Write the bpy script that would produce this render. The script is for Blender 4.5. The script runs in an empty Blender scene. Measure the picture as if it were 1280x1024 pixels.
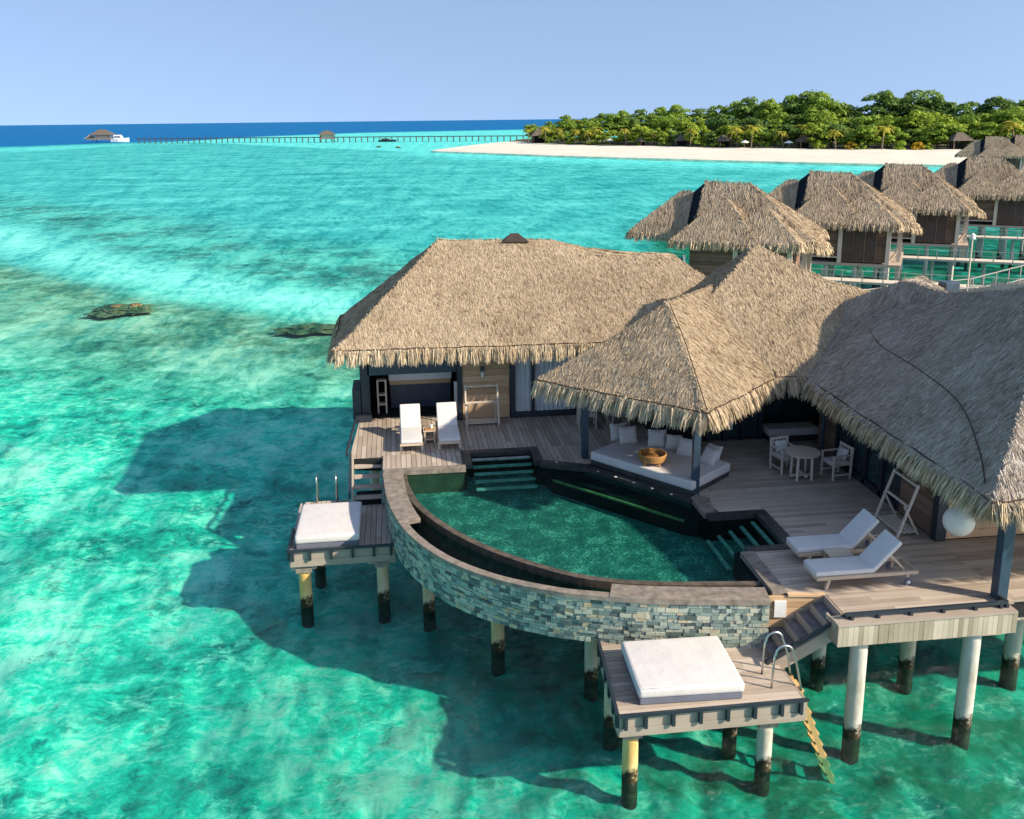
import bpy, bmesh, math, random
import numpy as np
from mathutils import Vector, Matrix
from mathutils.geometry import tessellate_polygon
R = math.radians
random.seed(7); rng = np.random.default_rng(7)
sc = bpy.context.scene
COL = sc.collection

# ------------------------------------------------------------------ camera
A7 = R(7); C7, S7 = math.cos(A7), math.sin(A7)
CAMZ, FPX, PIT, ROLL = 11.8, 1157., math.atan((430-149.5)/1157.), 0.0112
cam_d = bpy.data.cameras.new('camera'); cam = bpy.data.objects.new('camera', cam_d); COL.objects.link(cam)
right = Vector((C7, -S7, 0)); fh = Vector((S7, C7, 0)); zz = Vector((0, 0, 1))
fwd = fh*math.cos(PIT) - zz*math.sin(PIT); up0 = fh*math.sin(PIT) + zz*math.cos(PIT)
ri = right*math.cos(ROLL) - up0*math.sin(ROLL); ui = right*math.sin(ROLL) + up0*math.cos(ROLL)
m = Matrix.Identity(4)
for k in range(3):
    m[k][0] = ri[k]; m[k][1] = ui[k]; m[k][2] = -fwd[k]; m[k][3] = (0, 0, CAMZ)[k]
cam.matrix_world = m
cam_d.sensor_width = 36; cam_d.lens = 36*FPX/1280; cam_d.shift_y = -82/1280
cam_d.clip_start = .5; cam_d.clip_end = 90000
sc.camera = cam

# ------------------------------------------------------------------ light
SUN_EL, SUN_AZ = R(31.5), math.atan2(.86, -.51)      # clockwise from +y
sun_v = Vector((math.sin(SUN_AZ)*math.cos(SUN_EL), math.cos(SUN_AZ)*math.cos(SUN_EL), math.sin(SUN_EL)))
sl = bpy.data.lights.new('sun', 'SUN'); sl.energy = 4.6; sl.angle = R(.9); sl.color = (1, .87, .69)
so = bpy.data.objects.new('sun', sl); COL.objects.link(so); so.location = (20, -20, 40)
so.rotation_euler = sun_v.to_track_quat('Z', 'Y').to_euler()
w = bpy.data.worlds.new('World'); sc.world = w; w.use_nodes = True
nt = w.node_tree; bg = nt.nodes['Background']
sky = nt.nodes.new('ShaderNodeTexSky'); sky.sky_type = 'NISHITA'; sky.sun_disc = False
sky.sun_elevation = SUN_EL; sky.sun_rotation = SUN_AZ; sky.altitude = 0
sky.air_density = 1.0; sky.dust_density = 1.2; sky.ozone_density = 2.5
tc = nt.nodes.new('ShaderNodeTexCoord'); va = nt.nodes.new('ShaderNodeVectorMath'); va.operation = 'ADD'
va.inputs[1].default_value = (0, 0, .33)
vn = nt.nodes.new('ShaderNodeVectorMath'); vn.operation = 'NORMALIZE'
nt.links.new(tc.outputs['Generated'], va.inputs[0]); nt.links.new(va.outputs[0], vn.inputs[0])
nt.links.new(vn.outputs[0], sky.inputs[0])
hs = nt.nodes.new('ShaderNodeHueSaturation'); hs.inputs['Saturation'].default_value = .88; nt.links.new(sky.outputs[0], hs.inputs['Color']); nt.links.new(hs.outputs[0], bg.inputs[0]); bg.inputs[1].default_value = .15
sc.view_settings.view_transform = 'Standard'; sc.view_settings.look = 'None'
sc.view_settings.gamma = 1; sc.view_settings.exposure = .75
sc.cycles.max_bounces = 8; sc.cycles.transparent_max_bounces = 16
sc.cycles.caustics_reflective = False; sc.cycles.caustics_refractive = False

# ------------------------------------------------------------------ materials
class NT:
    def __init__(s, name):
        s.m = bpy.data.materials.new(name); s.m.use_nodes = True; s.t = s.m.node_tree
        s.b = s.t.nodes['Principled BSDF']; s.out = s.t.nodes['Material Output']
    def n(s, typ, **kw):
        x = s.t.nodes.new('ShaderNode'+typ)
        for k, v in kw.items():
            if isinstance(v, bpy.types.NodeSocket): s.t.links.new(v, x.inputs[k])
            elif k in x.inputs.keys(): x.inputs[k].default_value = v
            else: setattr(x, k, v)
        return x
    def l(s, a, b): s.t.links.new(a, b)
    def coord(s, scale=(1, 1, 1), kind='Object', rot=(0, 0, 0)):
        c = s.n('TexCoord'); mp = s.n('Mapping'); s.l(c.outputs[kind], mp.inputs[0])
        mp.inputs['Scale'].default_value = scale; mp.inputs['Rotation'].default_value = rot
        return mp.outputs[0]
    def noise(s, vec, scale, detail=4, rough=.55, dist=0):
        x = s.n('TexNoise'); s.l(vec, x.inputs['Vector']); x.inputs['Scale'].default_value = scale
        x.inputs['Detail'].default_value = detail; x.inputs['Roughness'].default_value = rough
        x.inputs['Distortion'].default_value = dist
        return x.outputs['Fac']
    def ramp(s, fac, stops, interp='LINEAR'):
        x = s.n('ValToRGB'); s.l(fac, x.inputs[0]); e = x.color_ramp; e.interpolation = interp
        while len(e.elements) < len(stops): e.elements.new(.5)
        for q, (p, c) in zip(e.elements, stops):
            q.position = p; q.color = (c[0], c[1], c[2], 1) if not isinstance(c, (int, float)) else (c, c, c, 1)
        return x.outputs[0]
    def mix(s, fac, a, b, mode='MIX'):
        x = s.n('Mix', data_type='RGBA', blend_type=mode)
        for v, i in ((fac, 0), (a, 6), (b, 7)):
            if isinstance(v, bpy.types.NodeSocket): s.l(v, x.inputs[i])
            elif isinstance(v, (int, float)): x.inputs[i].default_value = v if i == 0 else (v, v, v, 1)
            else: x.inputs[i].default_value = (*v, 1)
        return x.outputs[2]
    def math(s, op, a, b=0., c=None, clamp=False):
        x = s.n('Math', operation=op, use_clamp=clamp)
        for i, v in enumerate((a, b, c)):
            if v is None: continue
            if isinstance(v, bpy.types.NodeSocket): s.l(v, x.inputs[i])
            else: x.inputs[i].default_value = v
        return x.outputs[0]
    def bump(s, h, strength=.3, dist=.02):
        x = s.n('Bump'); s.l(h, x.inputs['Height']); x.inputs['Strength'].default_value = strength
        x.inputs['Distance'].default_value = dist; s.l(x.outputs[0], s.b.inputs['Normal']); return x.outputs[0]
    def base(s, c): s.l(c, s.b.inputs['Base Color']) if isinstance(c, bpy.types.NodeSocket) else setattr(s.b.inputs['Base Color'], 'default_value', (*c, 1))
    def rough(s, r, spec=.4):
        if isinstance(r, bpy.types.NodeSocket): s.l(r, s.b.inputs['Roughness'])
        else: s.b.inputs['Roughness'].default_value = r
        s.b.inputs['Specular IOR Level'].default_value = spec

MAT = {}
def wood(name, stops, axis, rough=.75, gs=1.0, spec=.25, isl=.55):
    """weathered boards: one tone per board plus grain stretched along the board"""
    M = NT(name); g = M.n('NewGeometry')
    sca = [26, 26, 26]; sca[axis] = 1.3
    grain = M.noise(M.coord(tuple(x*gs for x in sca)), 1, 4, .65)
    blot = M.noise(M.coord((1, 1, 1)), 1.1, 4, .6)
    f = M.math('MULTIPLY_ADD', g.outputs['Random Per Island'], isl, M.math('MULTIPLY', grain, 1-isl))
    f = M.math('ADD', f, M.math('MULTIPLY', M.math('SUBTRACT', blot, .5), .55), clamp=True)
    M.base(M.ramp(f, stops)); M.rough(rough, spec); M.bump(grain, .25, .004)
    MAT[name] = M.m
grey = [(.12, (.28, .22, .17)), (.5, (.41, .34, .27)), (.9, (.53, .45, .375))]
wood('deck_wood_lengthways', grey, 1); wood('deck_wood_crossways', grey, 0)
wood('fascia_wood', [(.1, (.20, .165, .13)), (.5, (.33, .275, .22)), (.9, (.46, .39, .32))], 0)
wood('fascia_wood_upright', [(.1, (.22, .185, .13)), (.5, (.36, .315, .235)), (.9, (.52, .46, .36))], 2)
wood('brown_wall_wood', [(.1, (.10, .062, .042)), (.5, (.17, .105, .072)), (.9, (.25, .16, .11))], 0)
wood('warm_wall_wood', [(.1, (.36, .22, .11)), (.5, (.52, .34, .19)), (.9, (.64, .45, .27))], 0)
wood('teak_wood', [(.1, (.40, .30, .21)), (.5, (.52, .42, .31)), (.9, (.62, .52, .40))], 0, gs=2)
wood('pale_wood', [(.1, (.50, .42, .33)), (.5, (.60, .52, .42)), (.9, (.7, .62, .52))], 2, gs=2)
wood('yellow_ladder_wood', [(.1, (.36, .22, .08)), (.5, (.52, .35, .14)), (.9, (.64, .47, .24))], 2)
wood('rattan', [(.1, (.20, .09, .03)), (.5, (.36, .18, .06)), (.9, (.5, .28, .1))], 2, gs=3)

def thatch(name, stops, sc_=1.0):
    M = NT(name); g = M.n('NewGeometry'); co = M.coord()
    big = M.noise(co, .55*sc_, 4, .6); mid = M.noise(co, 3.5*sc_, 3, .6)
    f = M.math('MULTIPLY_ADD', g.outputs['Random Per Island'], .62, M.math('MULTIPLY', mid, .30))
    f = M.math('ADD', f, M.math('MULTIPLY', M.math('SUBTRACT', big, .45), .75), clamp=True)
    M.base(M.ramp(f, stops)); M.rough(.85, .2)
    MAT[name] = M.m
thatch('thatch_straw', [(0.04, (.16, .115, .07)), (.30, (.34, .255, .165)), (.58, (.46, .36, .235)), (.95, (.61, .50, .35))])
thatch('thatch_fringe', [(0.05, (.18, .125, .075)), (.4, (.42, .325, .205)), (.7, (.56, .45, .30)), (.95, (.70, .59, .43))])
thatch('thatch_shade_grey', [(0.04, (.13, .105, .082)), (.32, (.31, .26, .205)), (.6, (.43, .37, .305)), (.95, (.58, .52, .44))])  # aged grey straw, with the slope's blue-grey shade also put into the colour
thatch('thatch_far', [(0.05, (.16, .115, .075)), (.4, (.37, .285, .19)), (.95, (.56, .455, .32))], .6)

def plain(name, c, rough=.6, spec=.4, nz=.12, scale=3., metal=0., bump=0.):
    M = NT(name); f = M.noise(M.coord(), scale, 5, .6)
    lo = tuple(max(0, x*(1-nz*1.6)) for x in c); hi = tuple(min(1, x*(1+nz*1.2)) for x in c)
    M.base(M.ramp(f, [(.25, lo), (.75, hi)])); M.rough(rough, spec); M.b.inputs['Metallic'].default_value = metal
    if bump: M.bump(f, bump, .02)
    MAT[name] = M.m; return M
plain('white_fabric', (.60, .575, .55), .9, .15, .05, 2.6, bump=.8)
plain('cushion_fabric', (.60, .57, .53), .9, .15, .06, 5, bump=.3)
plain('grey_base', (.14, .155, .20), .8, .2)
plain('dark_paint', (.018, .026, .036), .45, .5, .2)
plain('blue_paint', (.03, .055, .085), .4, .5, .2)
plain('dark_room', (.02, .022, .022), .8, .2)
plain('gable_shade', (.012, .016, .024), .8, .1)
plain('grey_tread', (.15, .145, .15), .8, .2, .3, 6)
plain('rail_paint', (.30, .28, .26), .6, .3, .1)
plain('white_paint', (.72, .71, .68), .6, .3, .06)
plain('steel', (.55, .55, .54), .32, .5, .05, 3, 1.)
plain('coping_stone', (.23, .195, .16), .75, .3, .35, 5, bump=.3)
plain('pool_side_stone', (.075, .065, .045), .6, .2, .3, 3)
plain('jetty_dark', (.09, .08, .07), .8, .2, .3)
plain('pool_dark', (.010, .015, .015), .6, .1, .3, 4)
plain('hut_thatch', (.13, .11, .09), .9, .1, .3, 2)
plain('pool_edge_stone', (.045, .048, .047), .3, .5, .4, 4)
plain('seam_rope', (.06, .045, .035), .9, .1)
plain('lantern_glass', (.80, .76, .66), .5, .3, .05)
plain('curtain', (.62, .64, .62), .9, .1, .05)
plain('boat_white', (.82, .82, .82), .35, .5, .03)
plain('umbrella_white', (.8, .8, .8), .8, .2, .03)
plain('roof_dark', (.05, .04, .035), .9, .1)
plain('trunk_bark', (.22, .17, .12), .9, .1, .3)
plain('rock_reef', (.22, .155, .07), .8, .3, .6, 2.0, bump=.8)
plain('jetty_wood', (.20, .17, .14), .8, .2, .3)
plain('weir_stone', (.10, .08, .06), .5, .4, .4, 5, bump=.3)
plain('step_highlight', (.30, .33, .30), .5, .4, .3, 6)
plain('bench_edge', (.24, .24, .10), .6, .3, .3, 6)
plain('dark_shutter', (.085, .06, .05), .6, .3, .2)
M = plain('window_glass', (.02, .05, .055), .06, .6, .4, .8)
M = NT('beach_sand'); f = M.noise(M.coord(), .09, 6, .6); M.base(M.ramp(f, [(.3, (.60, .55, .45)), (.7, (.70, .66, .57))])); M.rough(.95, .1); MAT['beach_sand'] = M.m
M = NT('island_soil'); f = M.noise(M.coord(), .15, 5); M.base(M.ramp(f, [(.3, (.05, .06, .02)), (.7, (.16, .14, .08))])); M.rough(.95, .1); MAT['island_soil'] = M.m

# stones of the pool wall: one tone per stone, the water's teal bounce light tinted in
M = NT('wall_stone'); g = M.n('NewGeometry'); nz = M.noise(M.coord(), 9, 5, .65); nb = M.noise(M.coord(), .8, 3)
f = M.math('ADD', g.outputs['Random Per Island'], M.math('MULTIPLY', M.math('SUBTRACT', nz, .5), .35), clamp=True)
c = M.ramp(f, [(0., (.06, .085, .082)), (.2, (.13, .18, .165)), (.45, (.22, .295, .26)), (.68, (.32, .375, .31)), (.88, (.44, .45, .35)), (1., (.38, .31, .19))])
M.base(c); M.rough(.7, .35); M.bump(nz, .5, .01); MAT['wall_stone'] = M.m

# piles: pale concrete, rust and algae stains, dark weed near the water
M = NT('pile_concrete'); geo = M.n('NewGeometry'); sp = M.n('SeparateXYZ', Vector=geo.outputs['Position'])
oi = M.n('ObjectInfo'); co = M.coord((1, 1, .35), 'Object'); n1 = M.noise(co, 3.2, 5, .6); n2 = M.noise(M.coord(), 6, 5, .6)
base = M.ramp(n1, [(.3, (.36, .33, .26)), (.45, (.50, .47, .40)), (.7, (.62, .59, .52))])
yel = M.ramp(n1, [(.3, (.55, .30, .06)), (.6, (.66, .52, .24)), (.8, (.68, .62, .42))])
at = M.n('Attribute', attribute_name='stain', attribute_type='OBJECT')
base = M.mix(at.outputs['Fac'], base, yel)
hz = M.math('ADD', sp.outputs['Z'], M.math('MULTIPLY', M.math('SUBTRACT', n2, .5), 1.0))
k = M.n('MapRange', interpolation_type='SMOOTHSTEP'); M.l(hz, k.inputs['Value']); k.inputs['From Min'].default_value = .12; k.inputs['From Max'].default_value = .36
weed = M.ramp(n2, [(.35, (.012, .012, .008)), (.6, (.06, .045, .02)), (.75, (.30, .27, .2))])
M.base(M.mix(k.outputs[0], weed, base)); M.rough(.8, .25); M.bump(n2, .4, .02); MAT['pile_concrete'] = M.m

# foliage
def leaf(name, a, b, c):
    M = NT(name); g = M.n('NewGeometry'); oi = M.n('ObjectInfo'); nz = M.noise(M.coord(), .45, 3)
    f = M.math('MULTIPLY_ADD', g.outputs['Random Per Island'], .45, M.math('MULTIPLY', nz, .55))
    f = M.math('ADD', f, M.math('MULTIPLY', M.math('SUBTRACT', oi.outputs['Random'], .5), .3), clamp=True)
    M.base(M.ramp(f, [(.1, a), (.5, b), (.95, c)])); M.rough(.6, .25)
    tr = M.n('BsdfTranslucent'); M.l(M.ramp(f, [(.1, a), (.5, b), (.95, c)]), tr.inputs[0])
    mx = M.n('MixShader'); mx.inputs[0].default_value = .4; M.l(M.b.outputs[0], mx.inputs[1]); M.l(tr.outputs[0], mx.inputs[2])
    M.l(mx.outputs[0], M.out.inputs[0]); MAT[name] = M.m
leaf('leaf_bright', (.11, .20, .018), (.27, .38, .035), (.45, .52, .07))
leaf('leaf_mid', (.09, .18, .022), (.22, .34, .035), (.36, .46, .06))
leaf('leaf_dark', (.06, .13, .03), (.14, .24, .045), (.24, .34, .07))
leaf('palm_frond', (.18, .22, .02), (.42, .40, .05), (.62, .54, .08))
leaf('shrub_yellow', (.25, .20, .02), (.5, .34, .02), (.65, .42, .03))

# seabed and water
M = NT('seabed_floor'); co = M.coord(); big = M.noise(co, .11, 5, .6); mid = M.noise(co, .62, 7, .66, .7); fine = M.noise(M.coord((1.0, 1.5, 1)), 2.6, 8, .74, .7)
def attr(M, nm): return M.n('Attribute', attribute_name=nm).outputs['Fac']
wisp = M.noise(M.coord((1.6, 2.6, 1), rot=(0, 0, .25)), 2.3, 7, .74, 1.2)
f = M.math('ADD', M.math('MULTIPLY', mid, .5), M.math('ADD', M.math('MULTIPLY', fine, .3), M.math('ADD', M.math('MULTIPLY', wisp, .2), M.math('MULTIPLY', M.math('SUBTRACT', big, .5), .55))))
vein = M.noise(M.coord((1.2, 2.0, 1), rot=(0, 0, -.3)), .8, 6, .62, 1.6); vein = M.math('SUBTRACT', 1., M.math('MULTIPLY', M.math('ABSOLUTE', M.math('SUBTRACT', vein, .5)), 9.), clamp=True)
f = M.math('MULTIPLY_ADD', f, 2.3, -.64); f = M.math('MULTIPLY_ADD', vein, .075, f)
lag = M.ramp(f, [(.26, (.01, .20, .17)), (.38, (.015, .47, .34)), (.49, (.03, .68, .47)), (.58, (.14, .80, .57)), (.68, (.58, .88, .66)), (.80, (.88, .92, .74))])
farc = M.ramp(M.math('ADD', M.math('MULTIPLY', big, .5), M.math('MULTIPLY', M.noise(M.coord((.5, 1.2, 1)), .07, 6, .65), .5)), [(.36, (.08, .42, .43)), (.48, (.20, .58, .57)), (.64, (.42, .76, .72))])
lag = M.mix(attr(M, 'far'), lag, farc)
pm = M.noise(co, 1.05, 8, .68, .6); pm = M.math('MULTIPLY_ADD', M.math('SUBTRACT', fine, .5), .8, pm)
cm = M.noise(M.coord((1, 1.25, 1), rot=(0, 0, .9)), .8, 8, .7, .5); cm = M.math('MULTIPLY_ADD', M.math('SUBTRACT', wisp, .5), .75, cm)
nearf = M.math('SUBTRACT', 1., attr(M, 'far'))
lag = M.mix(M.math('MULTIPLY', M.math('MULTIPLY', M.math('MULTIPLY_ADD', pm, 8., -4.15, True), .8), nearf), lag, (.62, .92, .68))
lag = M.mix(M.math('MULTIPLY', M.math('MULTIPLY', M.math('MULTIPLY_ADD', cm, 8., -4.4, True), .75), nearf), lag, (.03, .26, .19))
col = M.mix(M.math('MULTIPLY', attr(M, 'grass_shade'), M.math('MULTIPLY_ADD', mid, 3.2, -.95, True), clamp=True), lag, (.008, .17, .095))  # seagrass green, also used as painted shade on the seabed
pale = M.ramp(fine, [(.3, (.45, .85, .75)), (.7, (.85, .95, .85))])
reefc = M.ramp(f, [(.28, (.12, .19, .13)), (.46, (.33, .36, .23)), (.60, (.55, .54, .38)), (.78, (.74, .71, .52))])
darkc = M.ramp(f, [(.36, (.10, .20, .18)), (.5, (.24, .42, .36)), (.62, (.32, .66, .56))])
edge = M.math('MULTIPLY', M.math('SUBTRACT', mid, .5), 2.2)
def soft(a): return M.math('MULTIPLY', a, M.math('ADD', M.math('ADD', edge, .9), a, clamp=True), clamp=True)
col = M.mix(soft(attr(M, 'dark')), col, darkc)
col = M.mix(soft(attr(M, 'reef')), col, reefc)
col = M.mix(soft(attr(M, 'pale')), col, pale)
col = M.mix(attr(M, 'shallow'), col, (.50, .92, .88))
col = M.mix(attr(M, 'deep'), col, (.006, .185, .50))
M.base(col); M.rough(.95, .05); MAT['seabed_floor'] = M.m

def water(name, tint, tint2, sx, strength, dist, refl, fade=True, rough=.13):
    M = NT(name); co = M.coord((.75, 1.5, 1))
    a = M.noise(co, sx, 5, .6, .6); b = M.noise(M.coord((.6, 1.3, 1), rot=(0, 0, .35)), sx*.32, 4, .55, .3)
    rdg = lambda q: M.math('SUBTRACT', 1., M.math('ABSOLUTE', M.math('MULTIPLY_ADD', q, 2.6, -1.3)))
    c_ = M.noise(M.coord((1, 1.9, 1), rot=(0, 0, .2)), sx*3.6, 4, .6, .5)
    h = M.math('MULTIPLY_ADD', rdg(a), .36, M.math('MULTIPLY_ADD', rdg(c_), .14, M.math('MULTIPLY', rdg(b), .5)))
    fl = M.noise(M.coord((1.3, .42, 1), rot=(0, 0, -.12)), 1.0, 5, .65, .8); fl2 = M.noise(M.coord((.40, .09, 1), rot=(0, 0, -.12)), 1.0, 6, .7, .6)
    flk = M.ramp(M.math('MULTIPLY_ADD', fl, .5, M.math('MULTIPLY', fl2, .5)), [(.41, (.30, .62, .65)), (.49, (.74, .89, .89)), (.57, (1, 1, 1))])  # dark flecks of wave facets painted into the tint
    bp = M.n('Bump'); M.l(h, bp.inputs['Height']); bp.inputs['Strength'].default_value = strength; bp.inputs['Distance'].default_value = dist
    tr = M.n('BsdfTransparent'); rp = M.ramp(h, [(.42, tint2), (.80, tint)]); rp = M.mix(1. if fade else 0., rp, flk, 'MULTIPLY'); M.l(rp, tr.inputs[0])  # light and dark of the ripples put into the tint by wave height
    gl = M.n('BsdfGlossy'); gl.inputs['Roughness'].default_value = rough; M.l(bp.outputs[0], gl.inputs['Normal'])
    fr = M.n('Fresnel'); fr.inputs[0].default_value = 1.33; M.l(bp.outputs[0], fr.inputs['Normal'])
    fac = M.math('DIVIDE', M.math('MULTIPLY', fr.outputs[0], refl), M.math('MULTIPLY_ADD', fr.outputs[0], 7., 1.))
    mx = M.n('MixShader'); M.l(fac, mx.inputs[0]); M.l(tr.outputs[0], mx.inputs[1]); M.l(gl.outputs[0], mx.inputs[2])
    M.l(mx.outputs[0], M.out.inputs[0]); MAT[name] = M.m
water('sea_surface', (.65, .97, .95), (.17, .60, .69), 1.15, 1.0, .5, .80)
water('pool_surface', (.42, .84, .76), (.30, .68, .62), 4.0, .5, .05, .6, False)
M = NT('pool_floor'); v = M.n('TexVoronoi'); M.l(M.coord((3.5, 6, 1)), v.inputs['Vector']); nz = M.noise(M.coord(), 2.2, 6, .7)
f = M.math('ADD', M.math('MULTIPLY', v.outputs['Distance'], .35), M.math('MULTIPLY', nz, .75))
M.base(M.ramp(f, [(.3, (.014, .05, .045)), (.5, (.03, .11, .10)), (.62, (.06, .175, .155)), (.70, (.26, .40, .34))])); M.rough(.6, .3); MAT['pool_floor'] = M.m  # pale specks: rippling caustic light painted into the floor colour

# ------------------------------------------------------------------ mesh helpers
class MB:
    def __init__(s): s.v = []; s.f = []
    def add(s, vs, fs):
        o = len(s.v); s.v += [tuple(v) for v in vs]; s.f += [tuple(i+o for i in f) for f in fs]; return s
    def box(s, x0, x1, y0, y1, z0, z1):
        return s.add([(x0,y0,z0),(x1,y0,z0),(x1,y1,z0),(x0,y1,z0),(x0,y0,z1),(x1,y0,z1),(x1,y1,z1),(x0,y1,z1)],
                     [(3,2,1,0),(4,5,6,7),(0,1,5,4),(1,2,6,5),(2,3,7,6),(3,0,4,7)])
    def cbox(s, c, d, rz=0, ry=0, rx=0):
        Mx = Matrix.Translation(c) @ Matrix.Rotation(rz, 4, 'Z') @ Matrix.Rotation(ry, 4, 'Y') @ Matrix.Rotation(rx, 4, 'X')
        a, b, e = d[0]/2, d[1]/2, d[2]/2
        vs = [Mx @ Vector(p) for p in [(-a,-b,-e),(a,-b,-e),(a,b,-e),(-a,b,-e),(-a,-b,e),(a,-b,e),(a,b,e),(-a,b,e)]]
        return s.add(vs, [(3,2,1,0),(4,5,6,7),(0,1,5,4),(1,2,6,5),(2,3,7,6),(3,0,4,7)])
    def bar(s, p, q, wd, ht, up=(0, 0, 1)):
        p, q = Vector(p), Vector(q); d = (q-p); L = d.length
        if L < 1e-6: return s
        d /= L; u = Vector(up); x = d.cross(u)
        if x.length < 1e-4: x = d.cross(Vector((0, 1, 0)))
        x.normalize(); y = x.cross(d)
        vs = [p + x*a*wd/2 + y*b*ht/2 for a, b in ((-1,-1),(1,-1),(1,1),(-1,1))]; vs += [v + d*L for v in vs]
        return s.add(vs, [(0,1,2,3),(7,6,5,4),(1,0,4,5),(2,1,5,6),(3,2,6,7),(0,3,7,4)])
    def tube(s, pts, r, n=8, r1=None):
        pts = [Vector(p) for p in pts]; N = len(pts); rings = []
        for i, p in enumerate(pts):
            d = (pts[min(i+1, N-1)] - pts[max(i-1, 0)]).normalized()
            x = d.cross(Vector((0, 0, 1)))
            if x.length < .05: x = d.cross(Vector((0, 1, 0)))
            x.normalize(); y = d.cross(x); rr = r if r1 is None else r + (r1-r)*i/(N-1)
            rings.append([p + x*math.cos(2*math.pi*k/n)*rr + y*math.sin(2*math.pi*k/n)*rr for k in range(n)])
        fs = [(i*n+k, i*n+(k+1) % n, (i+1)*n+(k+1) % n, (i+1)*n+k) for i in range(N-1) for k in range(n)]
        fs += [tuple(range(n-1, -1, -1)), tuple((N-1)*n+k for k in range(n))]
        return s.add([v for r_ in rings for v in r_], fs)
    def prism(s, poly, z0, z1):
        n = len(poly); ar = sum(poly[i][0]*poly[(i+1) % n][1]-poly[(i+1) % n][0]*poly[i][1] for i in range(n))
        if ar < 0: poly = poly[::-1]
        vs = [(p[0], p[1], z0) for p in poly] + [(p[0], p[1], z1) for p in poly]
        tri = tessellate_polygon([[Vector((p[0], p[1], 0)) for p in poly]])
        fs = []
        for t in tri:
            a = Vector(vs[t[1]])-Vector(vs[t[0]]); b = Vector(vs[t[2]])-Vector(vs[t[0]])
            t = t if a.cross(b).z > 0 else t[::-1]
            fs += [tuple(i+n for i in t), tuple(t[::-1])]
        fs += [(i, (i+1) % n, (i+1) % n+n, i+n) for i in range(n)]
        return s.add(vs, fs)
    def lathe(s, prof, c, n=20):
        vs = [(c[0]+r*math.cos(2*math.pi*k/n), c[1]+r*math.sin(2*math.pi*k/n), c[2]+z) for r, z in prof for k in range(n)]
        fs = [(i*n+k, i*n+(k+1) % n, (i+1)*n+(k+1) % n, (i+1)*n+k) for i in range(len(prof)-1) for k in range(n)]
        fs += [tuple(range(n-1, -1, -1)), tuple((len(prof)-1)*n+k for k in range(n))]
        return s.add(vs, fs)
    def build(s, name, mat, parent=None, world=False, bevel=0, seg=2, smooth=False, sub=0):
        me = bpy.data.meshes.new(name); v = s.v
        if world and parent is not None:
            r = parent
            off = Vector(r.get('_o', (0, 0, 0))); v = [(p[0]-off.x, p[1]-off.y, p[2]-off.z) for p in v]
        me.from_pydata(v, [], s.f)
        if bevel:
            bm = bmesh.new(); bm.from_mesh(me)
            bmesh.ops.bevel(bm, geom=[e for e in bm.edges if len(e.link_faces) == 2 and e.calc_face_angle(0) > .5], offset=bevel, segments=seg, profile=.6, affect='EDGES', clamp_overlap=True)
            bm.to_mesh(me); bm.free()
        me.materials.append(MAT[mat])
        if smooth: me.polygons.foreach_set('use_smooth', [True]*len(me.polygons))
        o = bpy.data.objects.new(name, me); COL.objects.link(o)
        if parent is not None: o.parent = parent
        if parent is not None: o['_o'] = parent.get('_o', (0, 0, 0))
        return o

def tag(o, label=None, cat=None, group=None, kind=None):
    if label: o['label'] = label
    if cat: o['category'] = cat
    if group: o['group'] = group
    if kind: o['kind'] = kind
    return o
def thing(name, label, cat, loc=(0, 0, 0), rz=0, group=None):
    o = bpy.data.objects.new(name, None); COL.objects.link(o); o.location = loc; o.rotation_euler = (0, 0, rz)
    o.empty_display_size = .2; o['_o'] = loc
    return tag(o, label, cat, group)
def copy_tree(o, parent=None):
    c = o.copy(); COL.objects.link(c)
    if parent is not None: c.parent = parent
    for ch in o.children: copy_tree(ch, c)
    return c
def dup(o, loc, rz, label, group=None, scale=None):
    c = copy_tree(o); c.location = loc; c.rotation_euler = (0, 0, rz); c['label'] = label
    if group: c['group'] = group
    if scale: c.scale = scale
    return c
def np_mesh(name, V, F, mat, parent=None, smooth=False, off=None):
    """V (n,3), F (m,4) quads"""
    V = np.asarray(V, dtype=np.float32)
    if off is not None: V = V - np.asarray(off, dtype=np.float32)
    F = np.asarray(F, dtype=np.int32); me = bpy.data.meshes.new(name)
    me.vertices.add(len(V)); me.vertices.foreach_set('co', V.ravel())
    me.loops.add(F.size); me.loops.foreach_set('vertex_index', F.ravel())
    me.polygons.add(len(F)); me.polygons.foreach_set('loop_start', np.arange(0, F.size, F.shape[1], dtype=np.int32))
    me.polygons.foreach_set('loop_total', np.full(len(F), F.shape[1], dtype=np.int32))
    me.update(); me.validate(); me.materials.append(MAT[mat])
    if smooth: me.polygons.foreach_set('use_smooth', [True]*len(me.polygons))
    o = bpy.data.objects.new(name, me); COL.objects.link(o)
    if parent is not None: o.parent = parent; o['_o'] = parent.get('_o', (0, 0, 0))
    return o
def clip(poly, nx, ny, d):
    out = []; n = len(poly)
    for i in range(n):
        a, b = poly[i], poly[(i+1) % n]; da = a[0]*nx+a[1]*ny-d; db = b[0]*nx+b[1]*ny-d
        if da <= 0: out.append(a)
        if (da < 0 < db) or (db < 0 < da):
            t = da/(da-db); out.append((a[0]+(b[0]-a[0])*t, a[1]+(b[1]-a[1])*t))
    return out
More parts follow.
